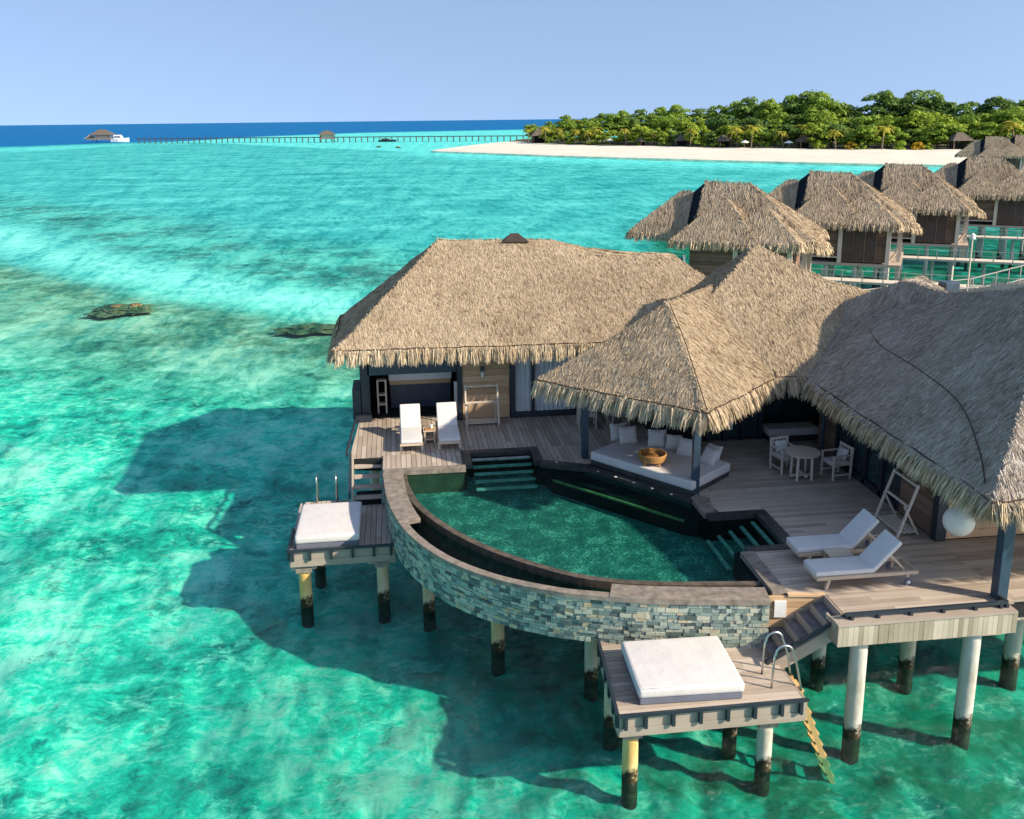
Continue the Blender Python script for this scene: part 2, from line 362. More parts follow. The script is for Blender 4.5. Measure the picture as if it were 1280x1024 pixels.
def planks(mb, polys, axis, z0, z1, wd=.14, gap=.012, butt=2.6):
    """real boards cut to convex polygons; axis = the direction the boards run"""
    for poly in polys:
        k = 1-axis; lo = min(p[k] for p in poly); hi = max(p[k] for p in poly)
        l0 = min(p[axis] for p in poly); l1 = max(p[axis] for p in poly)
        i = math.floor(lo/wd)
        while i*wd < hi:
            e = (1, 0) if k == 0 else (0, 1); a = (1, 0) if axis == 0 else (0, 1)
            q = clip(poly, e[0], e[1], i*wd+wd-gap/2); q = clip(q, -e[0], -e[1], -(i*wd+gap/2))
            s = l0 - ((i*1.37) % 1)*butt
            while s < l1 and len(q) >= 3:
                r = clip(q, a[0], a[1], s+butt-.004); r = clip(r, -a[0], -a[1], -s)
                if len(r) >= 3:
                    ar = abs(sum(r[j][0]*r[(j+1) % len(r)][1]-r[(j+1) % len(r)][0]*r[j][1] for j in range(len(r))))/2
                    if ar > .002: mb.prism(r, z0, z1 + random.uniform(-.003, .003))
                s += butt
            i += 1
    return mb
def catmull(pts, n=6):
    P = [np.array(p, float) for p in pts]; out = []
    for i in range(len(P)-1):
        a = P[max(i-1, 0)]; b = P[i]; c = P[i+1]; d = P[min(i+2, len(P)-1)]
        for k in range(n):
            t = k/n; out.append(.5*((2*b)+(c-a)*t+(2*a-5*b+4*c-d)*t*t+(3*b-a-3*c+d)*t**3))
    out.append(P[-1]); return out
def offset_curve(pts, d):
    out = []
    for i, p in enumerate(pts):
        t = pts[min(i+1, len(pts)-1)]-pts[max(i-1, 0)]; t = t/np.linalg.norm(t); out.append(p+np.array((-t[1], t[0]))*d)
    return out
def ribbon(mb, A, B, z0, z1):
    """solid band between two plan curves with the same number of points"""
    n = len(A); vs = []
    for a, b in zip(A, B): vs += [(a[0], a[1], z0), (b[0], b[1], z0), (a[0], a[1], z1), (b[0], b[1], z1)]
    fs = []
    for i in range(n-1):
        o, q = i*4, i*4+4
        fs += [(o+2, q+2, q+3, o+3)[::-1], (o, o+1, q+1, q)[::-1], (o, q, q+2, o+2), (o+1, o+3, q+3, q+1)]
    fs += [(0, 2, 3, 1), ((n-1)*4, (n-1)*4+1, (n-1)*4+3, (n-1)*4+2)]
    return mb.add(vs, fs)

# ------------------------------------------------------------------ thatch
def blades_on(tris, dens, L, W, lift, jit):
    T = np.array(tris, float); a, b, c = T[:, 0], T[:, 1], T[:, 2]
    n = np.cross(b-a, c-a); ar = np.linalg.norm(n, axis=1)/2; n = n/(2*ar[:, None]); n[n[:, 2] < 0] *= -1
    N = max(4, int(ar.sum()*dens)); idx = rng.choice(len(T), N, p=ar/ar.sum())
    u, v = rng.random(N), rng.random(N); fl = u+v > 1; u[fl], v[fl] = 1-u[fl], 1-v[fl]
    p = a[idx]+(b[idx]-a[idx])*u[:, None]+(c[idx]-a[idx])*v[:, None]; nn = n[idx]
    dn = np.array((0, 0, -1.))-nn*(-nn[:, 2:3]); dn /= np.linalg.norm(dn, axis=1)[:, None]+1e-9
    sd = np.cross(nn, dn)
    d = dn+sd*rng.normal(0, jit, N)[:, None]; d /= np.linalg.norm(d, axis=1)[:, None]
    sd = np.cross(nn, d); l = L*(.6+.8*rng.random(N))[:, None]; wd = W*(.6+.8*rng.random(N))[:, None]
    h0 = nn*(.0+.02*rng.random(N))[:, None]; tip = lift*(.15+1.0*rng.random(N)**1.6)[:, None]
    p0 = p-d*l*.4+h0; p1 = p+d*l*.6+nn*tip; roll = (rng.normal(0, .5, N))[:, None]*wd
    V = np.stack([p0-sd*wd/2, p0+sd*wd/2, p1+sd*wd*.22+nn*roll*.5, p1-sd*wd*.22-nn*roll*.5], 1).reshape(-1, 3)
    return V, np.arange(len(V)).reshape(-1, 4)
def fringe_blades(segs, per_m, L, W, inward=.28, clumpL=.36):
    VV = []
    for p, q, o in segs:
        p, q = np.array(p, float), np.array(q, float); o = np.array((o[0], o[1], 0.)); o /= np.linalg.norm(o)
        ln = np.linalg.norm(q-p); N = int(ln*per_m); t = rng.random(N); al = (q-p)/ln
        s = t*ln; ph = (s/clumpL) % 1-.5; cid = np.floor(s/clumpL)
        cr = np.sin(cid*12.9898)*43758.5453; cr = cr-np.floor(cr)
        lay = rng.random(N)
        base = p+(q-p)*t[:, None]+np.outer(.06-lay*inward, o)+np.outer(.03+lay*.10+.02*rng.normal(size=N), (0, 0, 1.))-np.outer(.07*np.abs(ph)*2, o)
        d = np.outer(.55-.32*lay+rng.normal(0, .11, N), o)+np.outer(-np.ones(N), (0, 0, 1.))+np.outer(-ph*.30+rng.normal(0, .13, N)+(cr-.5)*.2, al)
        d /= np.linalg.norm(d, axis=1)[:, None]; l = (L*(.76+.28*rng.random(N))*(.92+.16*cr)*(1-.25*np.abs(ph)))[:, None]
        sd = np.cross(d, o); sd /= np.linalg.norm(sd, axis=1)[:, None]+1e-9
        tw = rng.normal(0, .5, N)[:, None]; sd = sd+np.cross(d, sd)*tw
        wd = (W*(.6+.8*rng.random(N)))[:, None]; m1 = base+d*l*.55; d2 = d+np.array((0, 0, -.35)); d2 /= np.linalg.norm(d2, axis=1)[:, None]; e1 = m1+d2*l*.45
        VV.append(np.stack([base-sd*wd/2, base+sd*wd/2, m1+sd*wd*.45, m1-sd*wd*.45], 1)); VV.append(np.stack([m1-sd*wd*.45, m1+sd*wd*.45, e1+sd*wd*.15, e1-sd*wd*.15], 1))
    V = np.concatenate(VV).reshape(-1, 3); return V, np.arange(len(V)).reshape(-1, 4)
def tri_polys(polys):
    T = []
    for P in polys:
        if len(P) == 3: T.append(P); continue
        n = Vector((0, 0, 0)); c = sum((Vector(p) for p in P), Vector())/len(P)
        for i in range(len(P)): n += (Vector(P[i])-c).cross(Vector(P[(i+1) % len(P)])-c)
        for t in tessellate_polygon([[Vector(p) for p in P]]): T.append([P[i] for i in t])
    return T
def thatch_roof(polys, segs, parent, off=(0, 0, 0), dens=950, L=.22, W=.016, lift=.028, per_m=560, FL=.52, FW=.017, mat='thatch_straw', fmat='thatch_fringe', res=.45, amp=.06, name='thatched_roof', seams=True, jit=.26):
    tris = tri_polys(polys)
    # lumpy under-body
    bm = bmesh.new()
    for t in tris: bm.faces.new([bm.verts.new(p) for p in t])
    bmesh.ops.remove_doubles(bm, verts=bm.verts, dist=.01)
    for _ in range(6):
        es = [e for e in bm.edges if e.calc_length() > res*1.5]
        if not es: break
        bmesh.ops.subdivide_edges(bm, edges=es, cuts=1, use_grid_fill=False); bmesh.ops.triangulate(bm, faces=[f for f in bm.faces if len(f.verts) > 3])
    bm.normal_update()
    from mathutils import noise as mn
    for v in bm.verts:
        v.co.z += amp*1.6*mn.noise(v.co*.55)+amp*.8*mn.noise(v.co*1.9)
    T = [[tuple(v.co) for v in f.verts] for f in bm.faces]
    V, F = blades_on(T, dens, L, W, lift, jit)
    Vb = [tuple(v.co) for v in bm.verts]; bm.verts.index_update(); Fb = [[v.index for v in f.verts] for f in bm.faces]; bm.free()
    n0 = len(Vb); V = np.concatenate([np.array(Vb), V]); Fb = np.array([f+[f[-1]] for f in Fb])
    me = bpy.data.meshes.new(name); V = V-np.array(off)
    me.from_pydata([tuple(x) for x in V], [], [tuple(f[:3]) for f in Fb.tolist()]+[tuple(f) for f in (F+n0).tolist()])
    me.materials.append(MAT[mat]); o = bpy.data.objects.new(name, me); COL.objects.link(o); o.parent = parent; o['_o'] = off
    if segs:
        V, F = fringe_blades(segs, per_m, FL, FW)
        np_mesh('eave_fringe', V, F, fmat, o, off=off)
        if seams:
            for p, q, oo in segs:
                mb = MB()
                k = max(2, int((Vector(q)-Vector(p)).length/.3)); ov = Vector((oo[0], oo[1], 0)).normalized()
                pts = [Vector(p).lerp(Vector(q), i/k)-ov*(.02+random.uniform(-.02, .02))+Vector((0, 0, .075+random.uniform(-.02, .02))) for i in range(k+1)]
                mb.tube(pts, .016, 5)
                mb.build('eave_seam', 'seam_rope', o, world=True)
    return o
# ------------------------------------------------------------------ the setting: seabed, sea, island
def W2(x, y): return (x*C7+y*S7, -x*S7+y*C7)       # camera-aligned plan -> scene plan
def seg_dist(X, Y, pts):
    """signed distance to a polyline (positive on its near side, towards the villa)"""
    best = np.full(X.shape, 1e9); sg = np.zeros(X.shape)
    for (ax, ay), (bx, by) in zip(pts[:-1], pts[1:]):
        dx, dy = bx-ax, by-ay; L2 = dx*dx+dy*dy; t = np.clip(((X-ax)*dx+(Y-ay)*dy)/L2, 0, 1)
        qx, qy = X-ax-t*dx, Y-ay-t*dy; d = np.hypot(qx, qy); s = np.sign(dx*qy-dy*qx)
        k = d < best; best[k] = d[k]; sg[k] = s[k]
    return best*-sg
def sst(x, a, b): t = np.clip((x-a)/(b-a), 0, 1); return t*t*(3-2*t)
def fan(rs, th):
    X = np.outer(rs, np.sin(th)); Y = np.outer(rs, np.cos(th)); return X, Y      # camera-aligned
def grid_faces(n, k): i = np.arange(n*k).reshape(n, k); return np.stack([i[:-1, :-1], i[1:, :-1], i[1:, 1:], i[:-1, 1:]], -1).reshape(-1, 4)[:, ::-1]
rs = np.concatenate([np.geomspace(1.5, 1500, 330), np.geomspace(1700, 60000, 24)]); th = np.linspace(R(-80), R(80), 340)
X, Y = fan(rs, th); Z = np.full(X.shape, -.55)
from mathutils import noise as mno
for i in range(X.shape[0]):
    if not 4 < rs[i] < 70: continue
    a_ = min(1, (70-rs[i])/30)*.15
    for j in range(X.shape[1]): Z[i, j] += a_*(mno.noise((X[i, j]*1.1, Y[i, j]*1.1, 0))+.7*mno.noise((X[i, j]*2.7, Y[i, j]*2.7, 3.)))

U, Vv = X*C7+Y*S7, -X*S7+Y*C7
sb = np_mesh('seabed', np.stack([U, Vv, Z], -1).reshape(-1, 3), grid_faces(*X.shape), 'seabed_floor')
tag(sb, kind='structure')
strip = [(-170, 220), (-90, 135), (-59.6, 108), (-44.5, 88.4), (-23, 69), (-12, 62), (6, 56), (30, 52)]
d = seg_dist(X, Y, strip); fadeR = 1-sst(X, -4, 12)
pale = np.exp(-((d+1)/4.2)**2)*fadeR
reef = sst(d, 2, 6)*(1-sst(d, 11, 26))*fadeR
dark = sst(-d, 3, 8)*(1-sst(-d, 14, 30))*fadeR*.85
bx = np.array([-700, -290, -260, -228, -224, -163, 12, 300, 2000.]); by = np.array([430, 545, 625, 660, 830, 1030, 1165, 1250, 1500.])
yb = np.interp(X, bx, by); deep = sst(Y-yb, -.07*yb, .09*yb)
shallow = np.exp(-((Y-yb*.80)/(.12*yb))**2)*.75
bl = [(-25, 362), (16, 303), (57.5, 258), (90, 228), (106, 219), (160, 190), (300, 150)]
db = seg_dist(X, Y, bl); shallow = np.maximum(shallow, (1-sst(db, 2, 38))*.95*(1-deep))
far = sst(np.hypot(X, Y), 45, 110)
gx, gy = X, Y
grass_shade = sst(gx, -1, 6)*(1-sst(gy, 26, 40))*1.0+.6*np.exp(-((gx+1)**2/60+(gy-15)**2/14))+1.1*np.exp(-((gx-.5)**2/22+(gy-21)**2/12))+sst(gx, 11, 17)*sst(gy, 24, 34)*(1-sst(gy, 85, 120))*1.9  # seagrass, plus painted shade under the pool and the neighbouring bungalows
for nm, a in dict(pale=pale, reef=reef, dark=dark, deep=deep, shallow=shallow, far=far, grass_shade=np.clip(grass_shade, 0, 2)).items():
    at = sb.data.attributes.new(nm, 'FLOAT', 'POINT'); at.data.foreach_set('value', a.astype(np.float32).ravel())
rs2 = np.concatenate([[.5], np.geomspace(3, 60000, 60)]); th2 = np.linspace(R(-85), R(85), 60); X2, Y2 = fan(rs2, th2)
sea = np_mesh('sea_water', np.stack([X2*C7+Y2*S7, -X2*S7+Y2*C7, np.zeros(X2.shape)], -1).reshape(-1, 3), grid_faces(*X2.shape), 'sea_surface')
tag(sea, kind='structure')

# beach and island ground
front = [(-33, 372), (16, 303), (57.5, 258), (90, 228), (106, 219), (160, 190), (320, 150)]
midl = [(-29, 379), (17, 322), (62, 275), (96, 243), (114, 233), (170, 205), (330, 170)]
back = [(0, 470), (24, 402), (79, 336), (118, 300), (142, 292), (190, 270), (350, 240)]
far_ = [(14, 530), (70, 520), (140, 490), (210, 470), (260, 460), (340, 440), (520, 400)]
def dens(l, n=60):
    t = np.linspace(0, len(l)-1, n); a = np.array(l, float); return np.stack([np.interp(t, np.arange(len(l)), a[:, k]) for k in (0, 1)], -1)
rows = [(dens(front), -1.4), (dens(front)*.55+dens(midl)*.45, -.02), (dens(midl), .5), (dens(midl)*.5+dens(back)*.5, 1.15), (dens(back), 1.35)]
Vb = []
for a, z in rows:
    for i, p in enumerate(a): q = W2(*p); Vb.append((q[0], q[1], z+(.25*math.sin(i*.9)*.3 if z > .2 else 0)))
n = len(rows[0][0]); fb = [(r*n+i, r*n+i+1, (r+1)*n+i+1, (r+1)*n+i) for r in range(len(rows)-1) for i in range(n-1)]
tag(np_mesh('beach', Vb, fb, 'beach_sand', smooth=True), kind='structure')
Vb = []
for a, z in ((dens(back), 1.25), (dens(back)*.7+dens(far_)*.3, 1.8), (dens(far_), 1.6), (dens(far_)+np.array((3, 12)), -1.4)):
    for p in a: q = W2(*p); Vb.append((q[0], q[1], z))
fb = [(r*n+i, r*n+i+1, (r+1)*n+i+1, (r+1)*n+i) for r in range(3) for i in range(n-1)]
tag(np_mesh('island_ground', Vb, fb, 'island_soil', smooth=True), kind='structure')
# ------------------------------------------------------------------ the villa: left bungalow
left = thing('overwater_bungalow', 'thatched bungalow with long straw roof behind the curved pool, two white loungers in front', 'bungalow', (1.5, 30, 2.6), group='thatched villa buildings')
E0 = (-2.0, 26.6, 5.23); E1 = (10.0, 26.6, 5.12); LA = (1.34, 30.6, 7.92); LB = (5.15, 30.6, 7.87); LC = (6.18, 30.0, 7.44); LD = (9.21, 30.0, 7.26); LE0 = (-2.1, 32.4, 5.1); LE2 = (-.3, 35.8, 5.1); LE1 = (12.2, 34.2, 5.1)
LBd = (6.4, 31.2, 7.4); LDd = (9.4, 31.2, 7.2)
thatch_roof([[E0, (2, 26.6, 5.2), LA], [(2, 26.6, 5.2), (6.3, 26.6, 5.16), LC, LB, LA], [(6.3, 26.6, 5.16), E1, LD, LC], [E0, LA, LE0], [LE0, LA, LE2], [LE2, LA, LB, LBd, (6, 35.2, 5.1)], [LB, LC, LBd], [LC, LD, LDd, LBd], [LBd, LDd, LE1, (6, 35.2, 5.1)], [E1, (12.2, 26.9, 5.1), LD], [(12.2, 26.9, 5.1), LE1, LDd, LD]],
    [(E0, E1, (0, -1)), (LE0, E0, (-1, 0)), (LE2, LE0, (-.9, .45)), (LE2, LE1, (0, 1))], left, (1.5, 30, 2.6))
rb = MB()
for i in range(9):                                                   # small dark cap over the ridge
    a = i/8*math.pi
rb.add([(3.45, 30.35, 7.86), (4.35, 30.35, 7.84), (4.35, 31, 7.8), (3.45, 31, 7.8), (3.75, 30.6, 8.12), (4.0, 30.62, 8.12)], [(0, 1, 5, 4), (1, 2, 5), (2, 3, 4, 5), (3, 0, 4), (3, 2, 1, 0)])
rb.build('ridge_cap', 'roof_dark', left, True)
MB().box(1.86, 3.30, 27.82, 27.95, 2.62, 5.15).build('hidden', 'warm_wall_wood') if False else None
pw = MB()
for k in range(13): pw.box(1.80, 3.32, 27.84+random.uniform(-.004, .004), 27.95, 2.62+k*.2, 2.62+k*.2+.192)
pw.build('plank_wall', 'warm_wall_wood', left, True)
# sliding window with curtain
wf = MB(); wf.box(3.34, 3.50, 27.74, 27.95, 2.62, 5.1).box(3.34, 7.6, 27.76, 27.95, 2.61, 2.74).box(4.02, 4.12, 27.77, 27.93, 2.74, 5.1).box(5.42, 5.54, 27.77, 27.93, 2.74, 5.1).box(6.6, 6.75, 27.77, 27.93, 2.74, 5.1)
win = wf.build('window', 'dark_paint', left, True)
cu = MB()
for x0, x1 in ((3.50, 4.02), (4.12, 5.42)):
    n_ = int((x1-x0)/.07)
    cu.add([(x0+(x1-x0)*i/n_, 27.90+(.03 if i % 2 else 0), z) for i in range(n_+1) for z in (2.76, 5.05)], [(2*i, 2*i+2, 2*i+3, 2*i+1) for i in range(n_)])
cu.build('curtain', 'curtain', win, True)
MB().box(5.54, 7.6, 27.94, 27.97, 2.74, 5.05).build('pane', 'window_glass', win, True)
# open alcove
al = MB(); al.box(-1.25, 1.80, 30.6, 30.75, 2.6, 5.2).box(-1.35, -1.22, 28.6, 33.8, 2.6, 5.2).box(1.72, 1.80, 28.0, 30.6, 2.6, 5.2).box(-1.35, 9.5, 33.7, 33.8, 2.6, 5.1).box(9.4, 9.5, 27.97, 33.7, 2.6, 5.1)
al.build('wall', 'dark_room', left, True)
MB().box(-.42, 1.55, 29.36, 29.5, 2.62, 3.42).build('low_partition', 'blue_paint', left, True)
MB().box(-.44, 1.55, 29.33, 29.52, 3.42, 3.56).build('ledge', 'warm_wall_wood', left, True)
MB().box(-.46, 1.58, 29.3, 29.36, 3.57, 3.80).build('white_beam', 'white_paint', left, True)
MB().box(-1.1, 1.75, 28.30, 28.42, 4.05, 5.1).build('header', 'blue_paint', left, True)
MB().box(1.60, 1.70, 28.22, 28.32, 2.62, 3.75).build('white_post', 'white_paint', left, True)
MB().box(1.70, 1.84, 27.78, 27.98, 2.6, 5.1).build('corner_post', 'dark_paint', left, True)
MB().box(-1.32, -1.05, 28.3, 28.57, 2.6, 5.1).build('post', 'dark_paint', left, True)
MB().box(-1.52, -1.02, 28.05, 28.3, 2.6, 2.82).box(-1.6, -1.35, 28.3, 29.5, 2.6, 3.6).build('plinth', 'dark_paint', left, True)
lp = MB().box(2.41, 2.53, 27.74, 27.84, 4.2, 4.32); lo = lp.build('wall_lamp', 'dark_paint', left, True); MB().lathe([(.03, 0), (.06, .04), (.06, .16), (.03, .2)], (2.47, 27.72, 3.98), 10).build('lamp_shade', 'white_paint', lo, True, smooth=True)
sh = thing('wooden_shelf', 'slim pale wooden shelf unit inside the dark alcove behind the corner post', 'shelf', (-.7, 28.95, 2.62))
for x in (-.12, .14):
    for y in (-.1, .12): MB().box(x-.025, x+.025, y-.025, y+.025, 0, 1.12).build('leg', 'pale_wood', sh)
for z in (.3, .62, 1.1): MB().box(-.14, .16, -.12, .14, z-.02, z+.02).build('shelf_board', 'pale_wood', sh)
MB().box(-1.2, 1.7, 28.42, 30.6, 2.595, 2.61).build('alcove_floor', 'dark_room', left, True)

# ------------------------------------------------------------------ centre pavilion
cen = thing('thatched_pavilion', 'central pavilion whose peaked thatch juts over the white corner daybed', 'pavilion', (8, 24, 2.6), group='thatched villa buildings')
oc = (8, 24, 2.6)
PA, PB, PC = (3.46, 23.44, 5.0), (7.04, 19.9, 5.0), (9.82, 22.55, 5.0)
R1, R2 = (7.0, 23.4, 7.0), (9.4, 25.8, 7.05)
PD = (6.3, 26.3, 5.0)
Q5 = (6.1, 22.46, 5.0)
K = (10.5, 26.2, 8.14); ML = (12.4, 25.07, 7.12); MR = (13.6, 24.8, 6.82)
thatch_roof([[PA, PB, R1], [PB, PC, R2, R1], [PA, R1, R2, PD]], [(PA, PB, (-.707, -.707)), (PB, PC, (.707, -.707))], cen, oc)
M0 = (9.4, 22.55, 5.0); 
thatch_roof([[Q5, PC, K], [PC, (11.2, 22.6, 4.97), ML, K], [(11.2, 22.6, 4.97), (14.2, 22.6, 4.97), MR, ML], [Q5, K, (7.9, 29.8, 5)], [(7.9, 29.8, 5), K, (10.8, 29.8, 5)], [K, ML, (12.8, 27.2, 6.8), (10.8, 29.8, 5)], [ML, MR, (13.6, 27.2, 6.6), (12.8, 27.2, 6.8)], [(12.8, 27.2, 6.8), (13.6, 27.2, 6.6), (13.8, 29.8, 5), (10.8, 29.8, 5)]],
    [((9.75, 22.58, 5.0), (11.2, 22.6, 4.97), (0, -1)), ((7.9, 29.8, 5), (7.5, 26.0, 5), (-1, 0))], cen, oc)
def seam(pts, parent, sag=.0):
    mb = MB(); mb.tube([tuple(p) for p in catmull(pts, 6)], .013, 5); return mb.build('roof_seam', 'seam_rope', parent, True)
seam([(9.40, 25.72, 7.12), (9.5, 24.7, 6.55), (9.72, 23.4, 5.65), (9.84, 22.6, 5.1)], cen)
seam([(7.06, 23.3, 7.05), (7.1, 22.0, 6.3), (7.06, 20.6, 5.5), (7.05, 20.0, 5.12)], cen)
# posts and walls under it
MB().box(7.09, 7.26, 20.95, 21.12, 2.6, 5.3).build('post', 'blue_paint', cen, True)
MB().box(4.86, 5.04, 23.86, 24.04, 2.6, 5.4).build('post', 'blue_paint', cen, True)
MB().tube([(11.39, 22.9, 2.6), (11.39, 22.9, 5.0)], .055, 10).build('post', 'blue_paint', cen, True)
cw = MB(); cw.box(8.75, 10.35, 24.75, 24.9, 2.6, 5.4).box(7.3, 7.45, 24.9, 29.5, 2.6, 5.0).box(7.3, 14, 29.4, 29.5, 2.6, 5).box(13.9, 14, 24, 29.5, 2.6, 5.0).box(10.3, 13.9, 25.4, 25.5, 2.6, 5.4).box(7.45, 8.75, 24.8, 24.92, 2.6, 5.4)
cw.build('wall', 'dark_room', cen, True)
for x in (8.75, 9.25, 9.78, 10.32): MB().box(x-.06, x+.06, 24.62, 24.75, 2.6, 5.2).build('door_frame', 'dark_paint', cen, True)
for x0, x1 in ((8.83, 9.17), (9.33, 9.70), (9.86, 10.24)): MB().box(x0, x1, 24.70, 24.74, 2.7, 5.0).build('door_pane', 'window_glass', cen, True)
MB().box(10.45, 11.9, 25.33, 25.38, 3.0, 5.0).build('window_pane', 'window_glass', cen, True)
MB().box(9.34, 9.42, 24.5, 24.6, 3.0, 4.1).build('door_handle', 'white_paint', cen, True)

# ------------------------------------------------------------------ right bungalow
rgt = thing('overwater_bungalow', 'thatched bungalow at the right edge with a shaded blue-grey roof slope and globe lantern', 'bungalow', (13, 20, 2.6), group='thatched villa buildings')
og = (13, 20, 2.6)
RC = (10.5, 14.4, 4.9); T1 = (13.9, 17.8, 8.24); T2 = (13.85, 19.6, 8.02); TD = (13.8, 21.6, 7.37); TP = (13.45, 23.2, 7.46)
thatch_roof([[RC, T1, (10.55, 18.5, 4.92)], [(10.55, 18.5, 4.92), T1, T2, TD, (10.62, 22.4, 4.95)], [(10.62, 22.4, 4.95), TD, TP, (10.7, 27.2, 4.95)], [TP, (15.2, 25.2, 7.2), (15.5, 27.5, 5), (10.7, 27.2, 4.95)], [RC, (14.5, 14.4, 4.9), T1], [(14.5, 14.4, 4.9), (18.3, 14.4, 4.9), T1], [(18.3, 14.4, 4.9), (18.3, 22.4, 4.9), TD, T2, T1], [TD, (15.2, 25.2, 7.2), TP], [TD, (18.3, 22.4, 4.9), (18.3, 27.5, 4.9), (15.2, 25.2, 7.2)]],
    [((10.66, 22.9, 4.95), RC, (-1, 0)), (RC, (18.3, 14.4, 4.9), (0, -1))], rgt, og, mat='thatch_shade_grey')
def on_left(p, dz=.05): return (p[0], p[1], p[2]+dz)
SEAM_R = [(x_, y_, 4.93+(x_-10.52)*.975) for x_, y_ in ((12.0, 22.0), (11.80, 21.0), (11.70, 19.1), (11.5, 17.2), (11.02, 15.7), (10.66, 14.9))]
seam([on_left(p, .07) for p in SEAM_R], rgt)
MB().box(11.28, 11.50, 15.02, 15.24, 2.6, 5.0).build('post', 'blue_paint', rgt, True, bevel=.01)
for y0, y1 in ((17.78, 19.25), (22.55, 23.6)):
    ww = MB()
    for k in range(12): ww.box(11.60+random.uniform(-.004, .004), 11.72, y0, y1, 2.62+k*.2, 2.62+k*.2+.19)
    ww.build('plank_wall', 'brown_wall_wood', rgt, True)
wq = MB()
for k in range(12): wq.box(11.80, 17.5, 17.66+random.uniform(-.004, .004), 17.8, 2.62+k*.2, 2.62+k*.2+.19)
wq.build('front_wall', 'warm_wall_wood', rgt, True)
MB().box(11.56, 11.80, 17.60, 17.82, 2.6, 5.0).build('corner_post', 'dark_paint', rgt, True)
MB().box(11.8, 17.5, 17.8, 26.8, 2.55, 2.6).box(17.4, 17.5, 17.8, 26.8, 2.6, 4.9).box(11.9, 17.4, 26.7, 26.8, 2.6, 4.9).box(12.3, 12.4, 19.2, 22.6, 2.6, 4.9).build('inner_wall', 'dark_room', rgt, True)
wi = MB()
for y in (19.3, 20.12, 20.94, 21.76, 22.5): wi.box(11.58, 11.72, y-.06, y+.06, 2.62, 4.95)
wi.box(11.58, 11.72, 19.3, 22.5, 2.62, 2.78); rw = wi.build('window', 'dark_paint', rgt, True)
for y in (19.36, 20.18, 21.0, 21.82): MB().box(11.65, 11.67, y, y+.68, 2.8, 4.9).build('pane', 'window_glass', rw, True)
rc_ = MB()
for y in (19.4, 20.3, 21.1):
    rc_.add([(11.78+(.03 if i % 2 else 0), y+.05*i, z) for i in range(9) for z in (2.8, 4.9)], [(2*i, 2*i+2, 2*i+3, 2*i+1) for i in range(8)])
rc_.build('curtain', 'curtain', rw, True)
MB().cbox((15.3, 23.9, 7.05), (.42, .4, .4)).build('vent_box', 'blue_paint', rgt, True, bevel=.02)
gl = MB(); gl.lathe([(.08, .31)]+[(.31*math.cos(R(a)), .31*math.sin(R(a))) for a in range(70, -91, -16)][:-1]+[(.04, -.31)], (0, 0, 0), 24)
gt = thing('globe_lantern', 'round white globe lantern hanging under the right thatch corner', 'lantern', (11.28, 16.45, 3.63))
gl.build('globe', 'lantern_glass', gt, smooth=True); MB().tube([(0, 0, .3), (0, 0, 1.35)], .012, 6).build('cord', 'dark_paint', gt)
# ------------------------------------------------------------------ infinity pool
pool = thing('infinity_pool', 'curved infinity pool with green water and stone wall between the two decks', 'pool', (3.5, 20, 1.6))
O = catmull([(-.60, 23.8), (-.56, 23.2), (-.48, 22.03), (-.26, 20.75), (.14, 19.53), (.81, 18.36), (1.75, 17.40), (2.85, 16.72), (3.69, 16.40), (4.6, 16.13), (5.8, 15.90), (6.98, 15.72)], 8)
nO = len(O); off_ = lambda d: offset_curve(O, d)
ow = ribbon(MB(), off_(.02), off_(.13), 1.54, 2.49).build('outer_wall', 'pool_edge_stone', pool, True)
sm = MB(); acc = 0; cum = [0]
for a, b in zip(O[:-1], O[1:]): cum.append(cum[-1]+np.linalg.norm(b-a))
def at_s(s):
    s = min(max(s, 0), cum[-1]-1e-4); i = next(k for k in range(len(cum)-1) if cum[k+1] >= s); t = (s-cum[i])/(cum[i+1]-cum[i]); p = O[i]*(1-t)+O[i+1]*t
    d = (O[i+1]-O[i]); d = d/np.linalg.norm(d); return p, d
z = 1.54
while z < 2.47:
    h = random.choice((.06, .075, .085, .10)); h = min(h, 2.49-z) if z+h > 2.44 else h
    s = random.uniform(-.2, 0)
    while s < cum[-1]:
        wd = random.choice((.08, .11, .14, .17, .2, .24))*random.uniform(.9, 1.1); a0 = max(s, 0); a1 = min(s+wd, cum[-1])
        if a1-a0 > .03:
            (p, d), (q, e) = at_s(a0+.004), at_s(a1-.004); o_ = random.uniform(.002, .034)
            nrm = np.array((d[1], -d[0])); P0, Q0 = p+nrm*o_, q+nrm*(o_+random.uniform(-.006, .006)); P1, Q1 = p-nrm*.015, q-nrm*.015
            z0, z1 = z+.004, z+h-.004
            sm.add([(*P0, z0), (*Q0, z0), (*Q1, z0), (*P1, z0), (*P0, z1), (*Q0, z1), (*Q1, z1), (*P1, z1)], [(3, 2, 1, 0), (4, 5, 6, 7), (0, 1, 5, 4), (1, 2, 6, 5), (2, 3, 7, 6), (3, 0, 4, 7)])
        s += wd
    z += h
sm.build('stone_cladding', 'wall_stone', ow, True)
iA, iB = 27, 66
A_, B_ = off_(-.05), off_(.14); Wd = off_(.48)
cp = ribbon(MB(), A_[:iA], Wd[:iA], 2.49, 2.60); ribbon(cp, A_[iA-1:iB+1], B_[iA-1:iB+1], 2.49, 2.585); ribbon(cp, A_[iB:], Wd[iB:], 2.49, 2.60)
cp.build('coping', 'coping_stone', pool, True)
bo = MB(); bo.add([(*p, 1.54) for p in off_(.1)[::4]]+[(7.2, 23.8, 1.54), (-.5, 23.85, 1.54)], [tuple(range(len(O[::4])+1, -1, -1))]); bo.build('underside', 'pool_edge_stone', pool, True)
